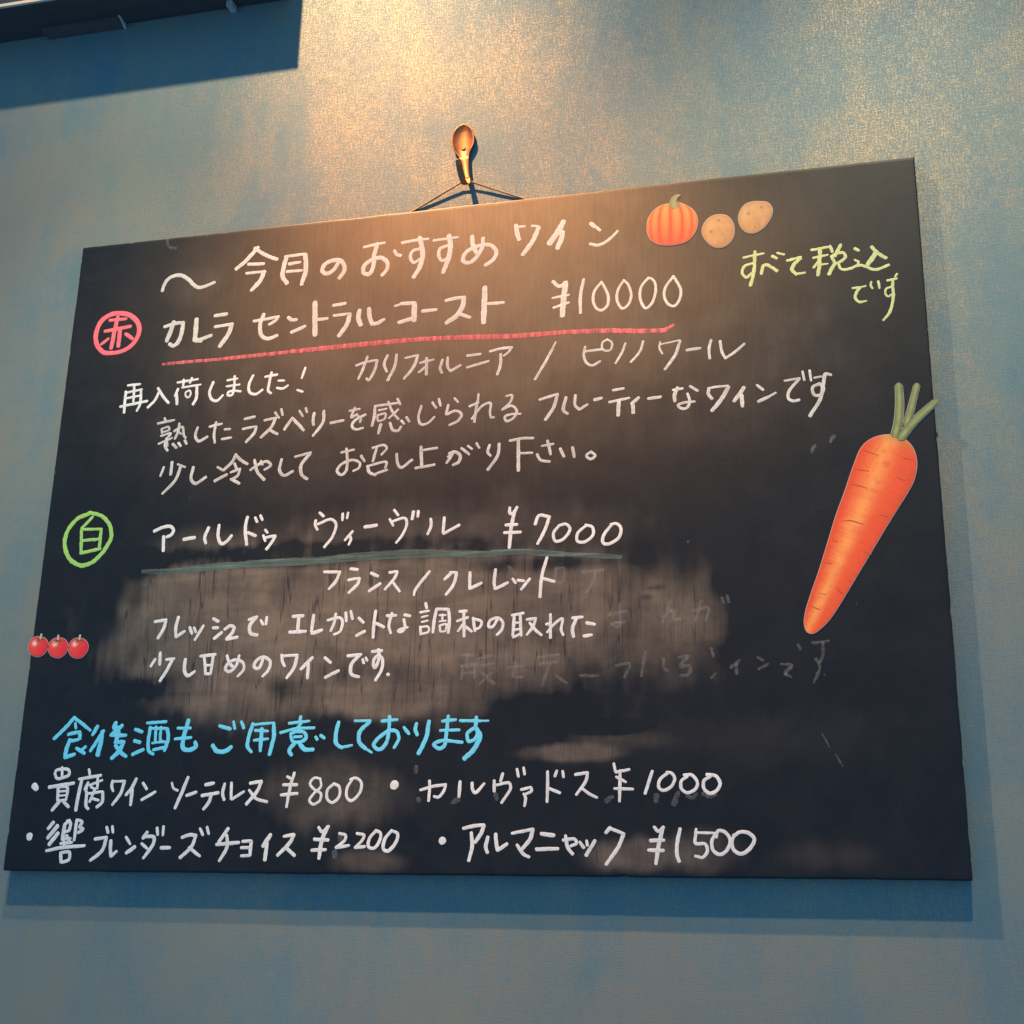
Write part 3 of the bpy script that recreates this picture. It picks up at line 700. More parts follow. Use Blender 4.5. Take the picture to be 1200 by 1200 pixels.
DUST = [[0.2438, 0.2069, 0.144, 0.0623, 0.9, 0.42, 0.0], [0.1811, 0.1861, 0.0881, 0.0472, 0.7, 0.45, 0.0], [0.3525, 0.2181, 0.1362, 0.0484, 0.8, 0.45, 0.0], [0.3333, 0.1452, 0.0533, 0.0192, 1.0, 0.3, 0.0], [0.4502, 0.2109, 0.1099, 0.0498, 0.6, 0.4, 0.0], [0.5367, 0.197, 0.0922, 0.0468, 0.36, 0.5, 0.0], [0.6065, 0.2052, 0.0348, 0.0306, 0.3, 0.5, 0.0], [0.167, 0.2484, 0.0647, 0.0178, 0.9, 0.3, 0.0], [0.4219, 0.1683, 0.0799, 0.04, 0.42, 0.5, 0.0], [0.2247, 0.1476, 0.0918, 0.0168, 0.6, 0.5, 0.0], [0.5018, 0.0956, 0.0454, 0.0069, 0.62, 0.4, 0.0], [0.5433, 0.1046, 0.034, 0.0068, 0.22, 0.6, 0.0], [0.4805, 0.1178, 0.0559, 0.0168, 0.15, 0.7, 0.0], [0.2929, 0.0607, 0.0449, 0.0246, 0.42, 0.5, 0.0], [0.3303, 0.0606, 0.0358, 0.0186, 0.25, 0.6, 0.0], [0.5561, 0.0163, 0.0392, 0.0131, 0.62, 0.4, 0.0], [0.526, 0.0142, 0.0171, 0.0105, 0.4, 0.5, 0.0], [0.6055, 0.0179, 0.0283, 0.0135, 0.28, 0.6, 0.0], [0.3404, 0.0096, 0.0279, 0.0091, 0.45, 0.5, 0.0], [0.6916, 0.0165, 0.0312, 0.01, 0.16, 0.6, 0.0], [0.4488, 0.2854, 0.0906, 0.0257, 0.22, 0.6, 0.0], [0.3415, 0.2871, 0.1014, 0.0234, 0.2, 0.6, 0.0], [0.1556, 0.2806, 0.0411, 0.0164, 0.28, 0.6, 0.0], [0.2947, 0.2778, 0.0315, 0.0173, 0.2, 0.6, 0.0], [0.1249, 0.548, 0.031, 0.0201, 0.18, 0.6, 0.0], [0.1164, 0.4548, 0.0212, 0.0301, 0.1, 0.7, 0.0], [0.6243, 0.1088, 0.0996, 0.0199, 0.05, 0.8, 0.0], [0.4361, 0.5206, 0.0994, 0.0414, 0.14, 0.8, 0.0], [0.3982, 0.4481, 0.1957, 0.0652, 0.24, 0.8, 0.0], [0.3687, 0.3847, 0.2088, 0.0482, 0.09, 0.8, 0.0], [0.6186, 0.4211, 0.0907, 0.0529, 0.06, 0.8, 0.0]]
GLARE = [[0.4138, 0.6065, 0.1205, 0.0533, 0.85, 1.0, 0.0], [0.4111, 0.5536, 0.1943, 0.0971, 0.45, 1.0, 0.0], [0.4049, 0.4896, 0.2231, 0.124, 0.22, 1.0, 0.0]]  # amber lamp glare on the board top, painted as soft ellipses
WIPED = [[0.5708, 0.2287, 0.0078, 0.0021, 0.55, 0.5, 0.0], [0.5637, 0.2211, 0.005, 0.0028, 0.5, 0.5, 0.0], [0.2388, 0.2727, 0.1759, 0.0104, 0.7, 0.5, 0.0], [0.4642, 0.2531, 0.0668, 0.0052, 0.5, 0.6, 0.0], [0.5295, 0.1156, 0.0275, 0.0055, 0.8, 0.5, 0.0], [0.2478, 0.1537, 0.019, 0.0091, 0.5, 0.7, 0.0], [0.135, 0.157, 0.0473, 0.011, 0.5, 0.6, 0.0], [0.4804, 0.1261, 0.0421, 0.0182, 0.45, 0.7, 0.0], [0.5226, 0.1656, 0.0211, 0.0281, 0.2, 0.8, 0.0], [0.6477, 0.2178, 0.0276, 0.0552, 0.6, 0.7, 0.0]]

def board_material():
    k = N('blackboard_paint')
    a = k.attr('Col'); sep = k.t.nodes.new('ShaderNodeSeparateColor')
    k.t.links.new(a.outputs['Color'], sep.inputs[0])
    dust, wiped, glare = sep.outputs[0], sep.outputs[1], sep.outputs[2]
    grain = k.noise(k.mapping(420, 1, 28), 1.0, 3, .6)
    crack = k.noise(k.mapping(105, 1, 5.5, (4, 0, 9)), 1.0, 2.5, .55, .12)
    cloud = k.noise(k.mapping(26, 1, 26), 1.0, 6, .62, .5)
    swipe = k.noise(k.mapping(9, 1, 60, (1, 0, 3)), 1.0, 5, .6, .6)
    fine = k.noise(k.mapping(900, 1, 500), 1.0, 2, .6)
    d = k.math('MULTIPLY', dust, k.remap(cloud, .28, .66, .62, 1.12))
    d = k.math('MULTIPLY', d, k.remap(swipe, .3, .65, .8, 1.08))
    d = k.math('MULTIPLY', d, k.remap(grain, .3, .7, .90, 1.06))
    d = k.math('SUBTRACT', d, k.math('MULTIPLY', wiped, .75))
    veil = k.math('MULTIPLY', k.remap(cloud, .35, .75), .008)
    d = k.math('ADD', d, veil, clamp=True)
    # hairline cracks of dark paint running down through the chalk film
    ridge = k.math('ABSOLUTE', k.math('SUBTRACT', crack, .5))
    line = k.math('SUBTRACT', 1.0, k.remap(ridge, .004, .016))
    gate = k.remap(k.noise(k.mapping(45, 1, 13, (9, 0, 2)), 1.0, 3, .6), .42, .55)
    line = k.math('MULTIPLY', line, k.math('MULTIPLY', gate, k.remap(dust, .22, .6)))
    d = k.math('MULTIPLY', d, k.math('MULTIPLY_ADD', line, -.62, 1.0))
    base = k.mix(k.remap(cloud, .3, .7), (.0050, .0050, .0054, 1), (.0090, .0084, .0082, 1))
    # pale scratches and pinprick chalk specks
    spk = k.remap(k.noise(k.mapping(260, 1, 90, (6, 0, 1)), 1.0, 2, .5), .74, .80)
    base = k.mix(k.math('MULTIPLY', spk, .35), base, (.16, .15, .14, 1))
    glare = k.math('MULTIPLY', glare, k.math('MULTIPLY', k.remap(grain, .3, .7, .90, 1.06), k.remap(cloud, .28, .66, .90, 1.05)))
    col = k.mix(glare, base, (.33, .195, .085, 1))  # lamp glare mixed into the base colour
    col = k.mix(d, col, (.150, .105, .064, 1))
    k.set('Base Color', col)
    k.set('Roughness', k.math('MULTIPLY_ADD', d, .17, k.remap(fine, .3, .7, .40, .47)))
    k.set('Specular IOR Level', k.math('MULTIPLY_ADD', d, .30, .30))
    k.bump(k.math('MULTIPLY_ADD', grain, .6, k.math('MULTIPLY', line, -.8)), .0003, .25)
    return k.m

def side_material():
    k = N('board_edge_paint')
    c = k.noise(k.mapping(160, 160, 160), 1.0, 4, .6)
    k.set('Base Color', k.mix(k.remap(c, .58, .75), (.012, .012, .016, 1), (.07, .062, .055, 1)))
    k.set('Roughness', .6)
    return k.m

def field(x, y, fx, fy, seed):
    """Smooth value noise on arrays, 0..1."""
    g = np.random.RandomState(seed).rand(64, 64)
    u, v = x * fx + 7.3, y * fy + 3.1
    i, j = np.floor(u).astype(int), np.floor(v).astype(int)
    a, b_ = u - i, v - j
    a = a * a * (3 - 2 * a); b_ = b_ * b_ * (3 - 2 * b_)
    q = lambda p, r: g[p % 64, r % 64]
    return (q(i, j) * (1 - a) + q(i + 1, j) * a) * (1 - b_) + (q(i, j + 1) * (1 - a) + q(i + 1, j + 1) * a) * b_

def dust_glare_at(x, y, lst, seed):
    m = np.zeros_like(x)
    soft_only = seed == 0
    w1 = 0 * x if soft_only else (field(x, y, 26, 22, seed) - .5) * .65 + (field(x, y, 75, 52, seed + 1) - .5) * .50 + (field(x, y, 210, 60, seed + 2) - .5) * .30
    for n, (cx, cy, rx, ry, amp, soft, rot) in enumerate(lst):
        r = np.sqrt(((x - cx) / rx) ** 2 + ((y - cy) / ry) ** 2)
        r = r + w1 * (.45 + .5 * soft) * np.minimum(1, .03 / min(rx, ry) + .5)
        t = np.clip((1 + soft - r) / (2 * soft), 0, 1)
        m = m + amp * t * t * (3 - 2 * t) * (1 - np.clip(m, 0, 1))
    if soft_only: return np.clip(m, 0, 1)
    m = m * (.72 + .28 * np.clip(field(x, y, 30, 24, seed + 5) * 1.3 + field(x, y, 90, 40, seed + 6) * .5 - .3, 0, 1.3))
    return np.clip(m, 0, 1)

board = empty('chalkboard', P(BW / 2, 0, 0),
              'black chalkboard menu with handwritten Japanese wine list hanging from a brass hook', 'chalkboard')
def onboard(o):
    o.parent = board
    o.matrix_parent_inverse = Matrix.Translation(-board.location)
    return o

def make_panel():
    nx, ny = 400, 300
    xs = np.concatenate(([0, .0004, .0012], np.linspace(.003, BW - .003, nx), [BW - .0012, BW - .0004, BW]))
    ys = np.concatenate(([0, .0004, .0012], np.linspace(.003, BH - .003, ny), [BH - .0012, BH - .0004, BH]))
    zr = {0: -.0012, 1: -.0004, 2: -.0001}
    NX, NY = len(xs), len(ys)
    r = random.Random(3)
    def wob(n):
        a = [0.0] * n; v = 0
        for i in range(n):
            v = v * .86 + r.gauss(0, .00006); a[i] = v
        for _ in range(9):
            c = r.randrange(n); dep = r.uniform(.0002, .0006); wd = r.randint(1, 4)
            for j in range(max(0, c - wd), min(n, c + wd)): a[j] -= dep * (1 - abs(j - c) / (wd + .1))
        return a
    wl, wr, wb, wt = wob(NY), wob(NY), wob(NX), wob(NX)
    X, Y = np.meshgrid(xs, ys)
    dust = dust_glare_at(X, Y, DUST, 11)
    wiped = dust_glare_at(X, Y, WIPED, 23)
    glare = dust_glare_at(X, Y, GLARE, 0)
    V = []; cols = []
    for j in range(NY):
        ey = min(j, NY - 1 - j)
        for i in range(NX):
            ex = min(i, NX - 1 - i)
            x, y = xs[i], ys[j]
            fx = 1 if ex < 3 else 0; fy = 1 if ey < 3 else 0
            if fx: x += wl[j] * -1 * 1 if i < 3 else wr[j]
            if fy: y += -wb[i] if j < 3 else wt[i]
            z = zr.get(ex, 0) + zr.get(ey, 0)
            V.append(P(x, y, z)); cols.append((dust[j, i], wiped[j, i], glare[j, i]))
    F = []
    for j in range(NY - 1):
        for i in range(NX - 1):
            a = j * NX + i
            F.append((a, a + 1, a + NX + 1, a + NX))
    nfront = len(F)
    loop = [i for i in range(NX)] + [j * NX + NX - 1 for j in range(1, NY)] + \
           [(NY - 1) * NX + i for i in range(NX - 2, -1, -1)] + [j * NX for j in range(NY - 2, 0, -1)]
    back = []
    for q in loop:
        v = V[q]; V.append(Vector((v.x, .0108, v.z))); cols.append((0, 0, 0)); back.append(len(V) - 1)
    n = len(loop)
    for q in range(n):
        F.append((loop[(q + 1) % n], loop[q], back[q], back[(q + 1) % n]))
    F.append(tuple(back))
    mi = [0] * nfront + [1] * (n + 1)
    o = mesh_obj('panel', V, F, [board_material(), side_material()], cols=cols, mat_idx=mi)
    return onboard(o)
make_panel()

# small nail hole near the upper left corner of the panel is painted by its own dark plug
V, F = [], []
cx, cy = 0.0135, 0.5885
V.append(P(cx, cy, .00005))
for i in range(14):
    a = i / 14 * 2 * math.pi
    V.append(P(cx + .0013 * math.cos(a), cy + .0021 * math.sin(a), .00035))
for i in range(14): F.append((0, 1 + i, 1 + (i + 1) % 14))
k = N('nail_hole'); k.set('Base Color', (.003, .003, .003, 1)); k.set('Roughness', .9)
onboard(mesh_obj('nail_hole', V, F, k.m))

def chalk(name, c1, c2, opac=1.0, patch=.5, streak=False, along=False):
    k = N(name)
    n1 = k.noise(k.mapping(14, 1, 330) if along else k.mapping(320, 1, 320), 1.0, 4, .65)
    n2 = k.noise(k.mapping(1500, 1, 1100), 1.0, 2, .6)
    if streak: n3 = k.noise(k.mapping(240, 1, 25), 1.0, 3, .6)
    f = k.remap(k.math('MULTIPLY_ADD', n1, .75, k.math('MULTIPLY', n2, .25)), .36, .64)
    pr = k.attr('Col')
    f = k.math('MULTIPLY', k.math('MULTIPLY_ADD', f, .7, .3), pr.outputs['Fac'], clamp=True)
    k.set('Base Color', k.mix(f, (*c2, 1), (*c1, 1)))
    k.set('Roughness', .62)
    k.set('Specular IOR Level', .35)
    if opac < 1.0 or streak:
        al = k.remap(n3 if streak else n1, .5 - patch * .5, .5 + patch * .5, opac * .3, min(1, opac * 1.35))
        k.set('Alpha', al)
    k.bump(k.math('ADD', n1, n2), .0003, .4)
    return k.m
INKS = {
    'white': chalk('white_chalk_ink', (.78, .74, .67), (.54, .51, .455)),
    'faintwhite': chalk('thin_white_chalk_ink', (.66, .62, .55), (.34, .315, .275)),
    'warmwhite': chalk('warm_white_chalk_ink', (.64, .585, .49), (.44, .40, .33)),
    'pink': chalk('pink_chalk_ink', (.88, .155, .165), (.78, .11, .13)),
    'pinkline': chalk('pink_chalk_stroke', (.84, .17, .175), (.62, .11, .12), .72, .36, True),
    'lime': chalk('lime_chalk_ink', (.60, .58, .22), (.42, .41, .18)),
    'green': chalk('green_chalk_ink', (.32, .58, .11), (.26, .44, .10)),
    'teal': chalk('dark_green_chalk', (.115, .172, .138), (.070, .108, .088), .95, .5, False, True),
    'cyan': chalk('cyan_chalk_ink', (.13, .62, .76), (.15, .50, .60)),
    'ghost': chalk('wiped_chalk_film', (.50, .48, .45), (.35, .33, .31), .15, .7),
}
WOB = {'warmwhite': .08, 'faintwhite': .08, 'white': .07, 'pink': .06, 'pinkline': .14, 'lime': .16, 'green': .12, 'teal': .07, 'cyan': .11, 'ghost': .25}
for name, ink, label, data in INK:
    V, F, PC = [], [], []
    core = .55 if ink == 'faintwhite' else .22
    for q, st in enumerate(data.split(';')):
        v = [int(t) * 1e-4 for t in st.split(',')]
        w = v[0] * {'ghost': 1.45, 'pinkline': .86}.get(ink, .95); pts = [(v[i], v[i + 1]) for i in range(1, len(v), 2)]
        pl = catmull(pts, .0009)
        n = len(pl)
        e = rng.uniform(.84, 1.0); e2 = rng.uniform(.78, .98)
        ws = [w * (e + (1 - e) * min(1, i / max(3, n * .25))) * (e2 + (1 - e2) * min(1, (n - 1 - i) / max(3, n * .3))) for i in range(n)]
        pa, pb, pm = rng.uniform(0, 6.28), rng.uniform(.09, .22), rng.uniform(.80, 1.12)
        def press(u, i, pa=pa, pb=pb, pm=pm):
            v = pm + .20 * math.sin(i * pb + pa) + .10 * math.sin(i * pb * 3.3) - core * (1 - abs(u))
            v = max(.05, min(1.25, v)); return (v, v, v)
        ribbon(V, F, pl, ws, .00004 + .00001 * (q % 9), .00003, .00006, WOB[ink], colf=press, cols=PC)
    o = onboard(mesh_obj(name, V, F, INKS[ink], smooth=True, cols=PC))
    if label: o['label'] = label

# ------------------------------------------------------------------ sticker magnets
def printed(name, rough=.38):
    k = N(name)
    a = k.attr('Col')
    n1 = k.noise(k.mapping(260, 1, 260), 1.0, 4, .6)
    k.set('Base Color', k.mix(k.math('MULTIPLY', k.remap(n1, .35, .7), .06), a.outputs['Color'], (.45, .30, .16, 1)))
    k.set('Roughness', rough); k.set('Specular IOR Level', .35)
    return k.m
PRINT = printed('printed_paper')
def flat_mat(name, c, rough=.5):
    k = N(name)
    n1 = k.noise(k.mapping(500, 500, 500), 1.0, 3, .6)
    k.set('Base Color', k.mix(n1, tuple(x * .85 for x in c) + (1,), tuple(min(1, x * 1.12) for x in c) + (1,)))
    k.set('Roughness', rough); k.set('Specular IOR Level', .35)
    return k.m
BACKING = flat_mat('sticker_backing', (.36, .33, .29))

def outline(pts, n=120):
    pl = np.array(catmull([(x * 1e-4, y * 1e-4) for x, y in pts], .0004, True))
    d = np.concatenate(([0], np.cumsum(np.linalg.norm(np.diff(np.vstack((pl, pl[:1])), axis=0), axis=1))))
    t = np.linspace(0, d[-1], n, endpoint=False)
    q = np.vstack((pl, pl[:1]))
    return np.stack((np.interp(t, d, q[:, 0]), np.interp(t, d, q[:, 1])), 1)

def grow(ol, d):
    n = len(ol); a = np.roll(ol, 1, 0); b_ = np.roll(ol, -1, 0)
    t = b_ - a; t /= np.maximum(np.linalg.norm(t, axis=1), 1e-9)[:, None]
    nr = np.stack((t[:, 1], -t[:, 0]), 1)
    area = np.sum(ol[:, 0] * b_[:, 1] - b_[:, 0] * ol[:, 1])
    return ol + nr * d * (1 if area > 0 else -1)

def slab(V, F, ol, z0, z1):
    i = len(V); n = len(ol)
    for z in (z0, z1):
        for x, y in ol: V.append(P(x, y, z))
    for q in range(n):
        F.append((i + q, i + (q + 1) % n, i + n + (q + 1) % n, i + n + q))
    F.append(tuple(i + n + q for q in range(n))); F.append(tuple(i + q for q in range(n - 1, -1, -1)))

ZS0, ZS1, ZP = .00012, .00036, .00042        # sticker back, front, print layer
def print_disc(name, ol, fcol, parent, z=ZP, rings=26, c=None):
    c = ol.mean(0) if c is None else c
    V = []; cols = []; F = []; n = len(ol)
    V.append(P(c[0], c[1], z + .00006)); cols.append(fcol(c[0], c[1], 0.0))
    for r in range(1, rings + 1):
        f = r / rings
        for q in ol:
            p = c + (q - c) * f
            V.append(P(p[0], p[1], z + (.00006 if r < rings else 0))); cols.append(fcol(p[0], p[1], f))
    for q in range(n): F.append((0, 1 + q, 1 + (q + 1) % n))
    for r in range(rings - 1):
        for q in range(n):
            a = 1 + r * n + q; b_ = 1 + r * n + (q + 1) % n
            F.append((a, a + n, b_ + n, b_))
    return mesh_obj(name, V, F, PRINT, cols=cols)

def child(o, root):
    o.parent = root
    o.matrix_parent_inverse = Matrix.Translation(-root.location)
    return o

def strip(name, data, mat, root, z, colf=None, wscale=1.0, cap=True, thick=.00005):
    V, F, cols = [], [], ([] if colf else None)
    for st in (data if isinstance(data[0][0], (list, tuple)) else [data]):
        pl = catmull([(x * 1e-4, y * 1e-4, w * 1e-4 * wscale) for x, y, w in st], .0004)
        ribbon(V, F, pl, [p[2] for p in pl], z, .00001, thick, 0.0, cap, colf=colf, cols=cols)
    o = mesh_obj(name, V, F, mat, cols=cols)
    return child(o, root) if root is not None else o

def hashn(x, y):
    v = math.sin(x * 12.9898 + y * 78.233) * 43758.5453
    return v - math.floor(v)
def vnoise(x, y):
    i, j = math.floor(x), math.floor(y); u, v = x - i, y - j
    u = u * u * (3 - 2 * u); v = v * v * (3 - 2 * v)
    return (hashn(i, j) * (1 - u) + hashn(i + 1, j) * u) * (1 - v) + (hashn(i, j + 1) * (1 - u) + hashn(i + 1, j + 1) * u) * v
def lerp(a, b_, t):
    t = max(0.0, min(1.0, t)); return tuple(p + (q - p) * t for p, q in zip(a, b_))

def backing(root, shapes):
    V, F = [], []
    for ol in shapes: slab(V, F, ol, ZS0, ZS1)
    return child(mesh_obj('backing', V, F, BACKING), root)

def stem_outline(data, extra):
    pl = np.array(catmull([(x * 1e-4, y * 1e-4, w * 1e-4) for x, y, w in data], .0008))
    t = np.gradient(pl[:, :2], axis=0); t /= np.linalg.norm(t, axis=1)[:, None]
    nr = np.stack((-t[:, 1], t[:, 0]), 1); h = (pl[:, 2] / 2 + extra)[:, None]
    end = pl[-1:, :2] + t[-1:] * (extra + pl[-1, 2] * .4)
    return np.vstack((pl[:, :2] + nr * h, end, (pl[:, :2] - nr * h)[::-1]))

# carrot
ax0 = np.array(CARROT_AXIS[0]) * 1e-4; ax1 = np.array(CARROT_AXIS[1]) * 1e-4
axd = (ax1 - ax0); axl = np.linalg.norm(axd); axd /= axl; axn = np.array((-axd[1], axd[0]))
col = outline(CARROT, 200)
cs_ = (col - ax0) @ axd; ct_ = (col - ax0) @ axn
root = empty('carrot_magnet', P(ax1[0], ax1[1], ZS0), 'large orange carrot cut-out with three green stalks at the right edge of the chalkboard', 'magnet')
def half(s):
    k = np.abs(cs_ - s) < axl * .04
    return (ct_[k].min(), ct_[k].max()) if k.sum() > 1 else (-.001, .001)
def carrot_col(x, y, f):
    p = np.array((x, y)) - ax0; s = p @ axd; t = p @ axn
    lo, hi = half(s); u = (t - lo) / max(hi - lo, 1e-5) * 2 - 1          # -1 .. 1 across
    hl = math.exp(-((u + .22) / .36) ** 2) * (.55 + .45 * vnoise(s * 140, u * 2))
    n = vnoise(s * 420, u * 3.0) * .6 + vnoise(s * 1300, u * 6) * .4
    c = lerp((.72, .070, .016), (.88, .37, .085), hl * 1.0)
    c = lerp(c, (.52, .040, .014), max(0, abs(u) - .66) * 2.2)
    c = lerp(c, (.78, .12, .025), .35 * n)
    c = lerp(c, (.62, .055, .018), max(0, vnoise(s * 2600, u * 1.6 + 40) - .55) * 1.3)
    if s < axl * .06: c = lerp(c, (.45, .22, .05), (1 - s / (axl * .06)) * .6)
    return c
backing(root, [grow(col, .0004)] + [stem_outline(s, -.0001) for s in STALKS])
child(print_disc('carrot_root', col, carrot_col, root, rings=34), root)
CREASE = flat_mat('crease_print', (.42, .07, .022))
for cr in CREASES:
    strip('crease', cr, CREASE, root, ZP + .00012, cap=False, thick=.00001)
def stalk_col(u, i):
    n = vnoise(i * .07, u * 2.5)
    return lerp(lerp((.15, .175, .050), (.33, .34, .13), n * .6 + .4 * (u > -.3)), (.06, .075, .025), max(0, abs(u) - .25) * 1.1)
for i, st in enumerate(STALKS):
    strip('stalk', st, PRINT, root, ZP + .0001 + .00008 * i, stalk_col, wscale=.86)

# pumpkin
col = outline(PUMPKIN, 140)
pc = col.mean(0); ptop = np.array(PTOP[0]) * 1e-4
x0, x1 = col[:, 0].min(), col[:, 0].max(); y0, y1 = col[:, 1].min(), col[:, 1].max()
root = empty('pumpkin_magnet', P(pc[0], y0, ZS0), 'small ribbed orange pumpkin cut-out with a curled stem beside two potatoes', 'magnet')
def pumpkin_col(x, y, f):
    v = (y - y0) / (y1 - y0)
    k = np.abs(col[:, 1] - y) < .004
    lo, hi = (col[k, 0].min(), col[k, 0].max()) if k.sum() > 1 else (x0, x1)
    u = (x - lo) / max(hi - lo, 1e-4) * 2 - 1 if hi > lo else 0
    a = math.asin(max(-.999, min(.999, u)))
    rib = abs(math.sin(a * 6.6 + .4)) ** .7
    c = lerp((.50, .050, .018), lerp((.68, .10, .028), (.86, .31, .075), v), rib)
    c = lerp(c, (.62, .10, .045), max(0, .42 - v) * 1.1)
    c = lerp(c, (.55, .09, .03), max(0, f - .86) * 3)
    return c
backing(root, [grow(col, .0004), stem_outline(PSTEM, .0003)])
child(print_disc('pumpkin_body', col, pumpkin_col, root, rings=30), root)
strip('pumpkin_stem', PSTEM, PRINT, root, ZP + .0001, lambda u, i: lerp((.36, .29, .12), (.17, .15, .05), abs(u) * .9 - .1))

# potatoes
for pts, eyes, lab in ((POTATO1, EYES1, 'round tan potato cut-out right next to the pumpkin, lower of the two potatoes'),
                       (POTATO2, EYES2, 'oval tan potato cut-out farther from the pumpkin, higher and tilted to the right')):
    col = outline(pts, 110); pc = col.mean(0); y0 = col[:, 1].min(); R_ = np.abs(col - pc).max()
    root = empty('potato_magnet', P(pc[0], y0, ZS0), lab, 'magnet', 'potato cut-outs on the chalkboard')
    def pot_col(x, y, f, pc=pc, R_=R_):
        u, v = (x - pc[0]) / R_, (y - pc[1]) / R_
        n = vnoise(x * 260, y * 260) * .6 + vnoise(x * 700 + 9, y * 700) * .4
        c = lerp((.42, .195, .070), (.68, .365, .145), .35 + .55 * (-.4 * u + .5 * v) + .5 * (n - .5))
        c = lerp(c, (.34, .16, .06), max(0, f - .74) * 2.4)
        return lerp(c, (.48, .24, .12), max(0, n - .62) * 1.2)
    backing(root, [grow(col, .00035)])
    child(print_disc('potato_skin', col, pot_col, root), root)
    V, F, cols = [], [], []
    for ex, ey in eyes:
        e = np.array((ex, ey)) * 1e-4
        i = len(V); V.append(P(e[0], e[1], ZP + .0001)); cols.append((.30, .17, .07))
        for ring, rr, cc in ((1, .0010, (.34, .19, .08)), (2, .0021, (.52, .27, .10))):
            for q in range(12):
                a = q / 12 * 6.283
                V.append(P(e[0] + rr * math.cos(a), e[1] + rr * .85 * math.sin(a), ZP + .00009)); cols.append(cc)
        for q in range(12):
            F.append((i, i + 1 + q, i + 1 + (q + 1) % 12))
            F.append((i + 1 + q, i + 13 + q, i + 13 + (q + 1) % 12, i + 1 + (q + 1) % 12))
    child(mesh_obj('potato_eye', V, F, PRINT, cols=cols), root)

# tomatoes
SEPAL = flat_mat('sepal_print', (.10, .085, .02)); TSTEM = flat_mat('stem_print', (.46, .44, .30))
labs = ('small red tomato cut-out nearest the left edge of the chalkboard', 'small red tomato cut-out between the two other tomatoes',
        'small red tomato cut-out farthest from the left edge of the chalkboard')
for i, pts in enumerate(TOMATOES):
    col = outline(pts, 90); pc = col.mean(0); y0 = col[:, 1].min(); R_ = np.abs(col - pc).max()
    root = empty('tomato_magnet', P(pc[0], y0, ZS0), labs[i], 'magnet', 'tomato cut-outs on the chalkboard')
    hu, hv = rng.uniform(-.42, -.28), rng.uniform(.22, .40)
    def tom_col(x, y, f, pc=pc, R_=R_, hu=hu, hv=hv):
        u, v = (x - pc[0]) / R_, (y - pc[1]) / R_
        c = lerp((.70, .018, .024), (.84, .055, .035), .5 - .5 * u + .2 * v)
        c = lerp(c, (.95, .62, .48), math.exp(-((u - hu) ** 2 + (v - hv) ** 2) / .045))
        return lerp(c, (.42, .015, .03), max(0, f - .78) * 2.6)
    backing(root, [grow(col, .0004)])
    child(print_disc('tomato_skin', col, tom_col, root, rings=18), root)
    strip('sepal', TSEPALS[i], SEPAL, root, ZP + .0001)
    strip('tomato_stem', TSTEMS[i], TSTEM, root, ZP + .0002)

# ------------------------------------------------------------------ spoon hook and cord
def brass():
    k = N('worn_brass')
    n1 = k.noise(k.mapping(120, 120, 120), 1.0, 4, .6)
    k.set('Base Color', k.mix(n1, (.31, .115, .046, 1), (.39, .16, .066, 1)))
    k.set('Metallic', 1.0); k.set('Roughness', k.remap(n1, .3, .7, .40, .50))
    return k.m
BRASS = brass()
hx, hy, hz, hw = SPOON[0]
hook = empty('spoon_hook', P(SPOON[8][0], SPOON[8][1], WALL_Z), 'bent brass spoon used as a wall hook, screwed to the wall above the chalkboard', 'hook')
def make_spoon():
    V, F = [], []
    K = 13
    n = len(SPOON)
    rows = catmull([(x, y, z, w) for x, y, z, w in SPOON], .0012)
    ys = [r[1] for r in rows]
    nb = 0
    for i, (x, y, z, w) in enumerate(rows):
        # bowl is dished, handle slightly crowned
        inbowl = max(0.0, min(1.0, (w - .0035) / .0055)) if y > SPOON[8][1] - .002 else 0.0
        for k in range(K):
            u = k / (K - 1) * 2 - 1
            dish = -.0034 * inbowl * (1 - u * u) + .0012 * inbowl
            if inbowl == 0: dish = .0007 * (1 - u * u)
            if i > len(rows) * .62: dish = -dish * .5
            V.append(P(x + u * w, y, z + dish))
    for i in range(len(rows) - 1):
        for k in range(K - 1):
            a = i * K + k
            F.append((a, a + 1, a + K + 1, a + K))
    o = mesh_obj('spoon', V, F, BRASS, smooth=True)
    m = o.modifiers.new('thickness', 'SOLIDIFY'); m.thickness = .0011; m.offset = 0
    m2 = o.modifiers.new('round', 'SUBSURF'); m2.levels = 1; m2.render_levels = 1
    return child(o, hook)
make_spoon()
V, F = [], []
sx, sy = SCREW
sz = WALL_Z + .0022
def disc(V, F, cx, cy, z0, prof, n=20):
    i0 = len(V)
    for r, z in prof:
        for q in range(n):
            a = q / n * 2 * math.pi
            V.append(P(cx + r * math.cos(a), cy + r * math.sin(a), z0 + z))
    for j in range(len(prof) - 1):
        for q in range(n):
            F.append((i0 + j * n + q, i0 + j * n + (q + 1) % n, i0 + (j + 1) * n + (q + 1) % n, i0 + (j + 1) * n + q))
    F.append(tuple(i0 + (len(prof) - 1) * n + q for q in range(n)))
disc(V, F, sx, sy, WALL_Z, [(.0022, .0008), (.0022, .0018), (.0018, .0022), (.0009, .0024)])
child(mesh_obj('screw', V, F, flat_mat('dark_steel', (.16, .08, .035), .45), smooth=True), hook)

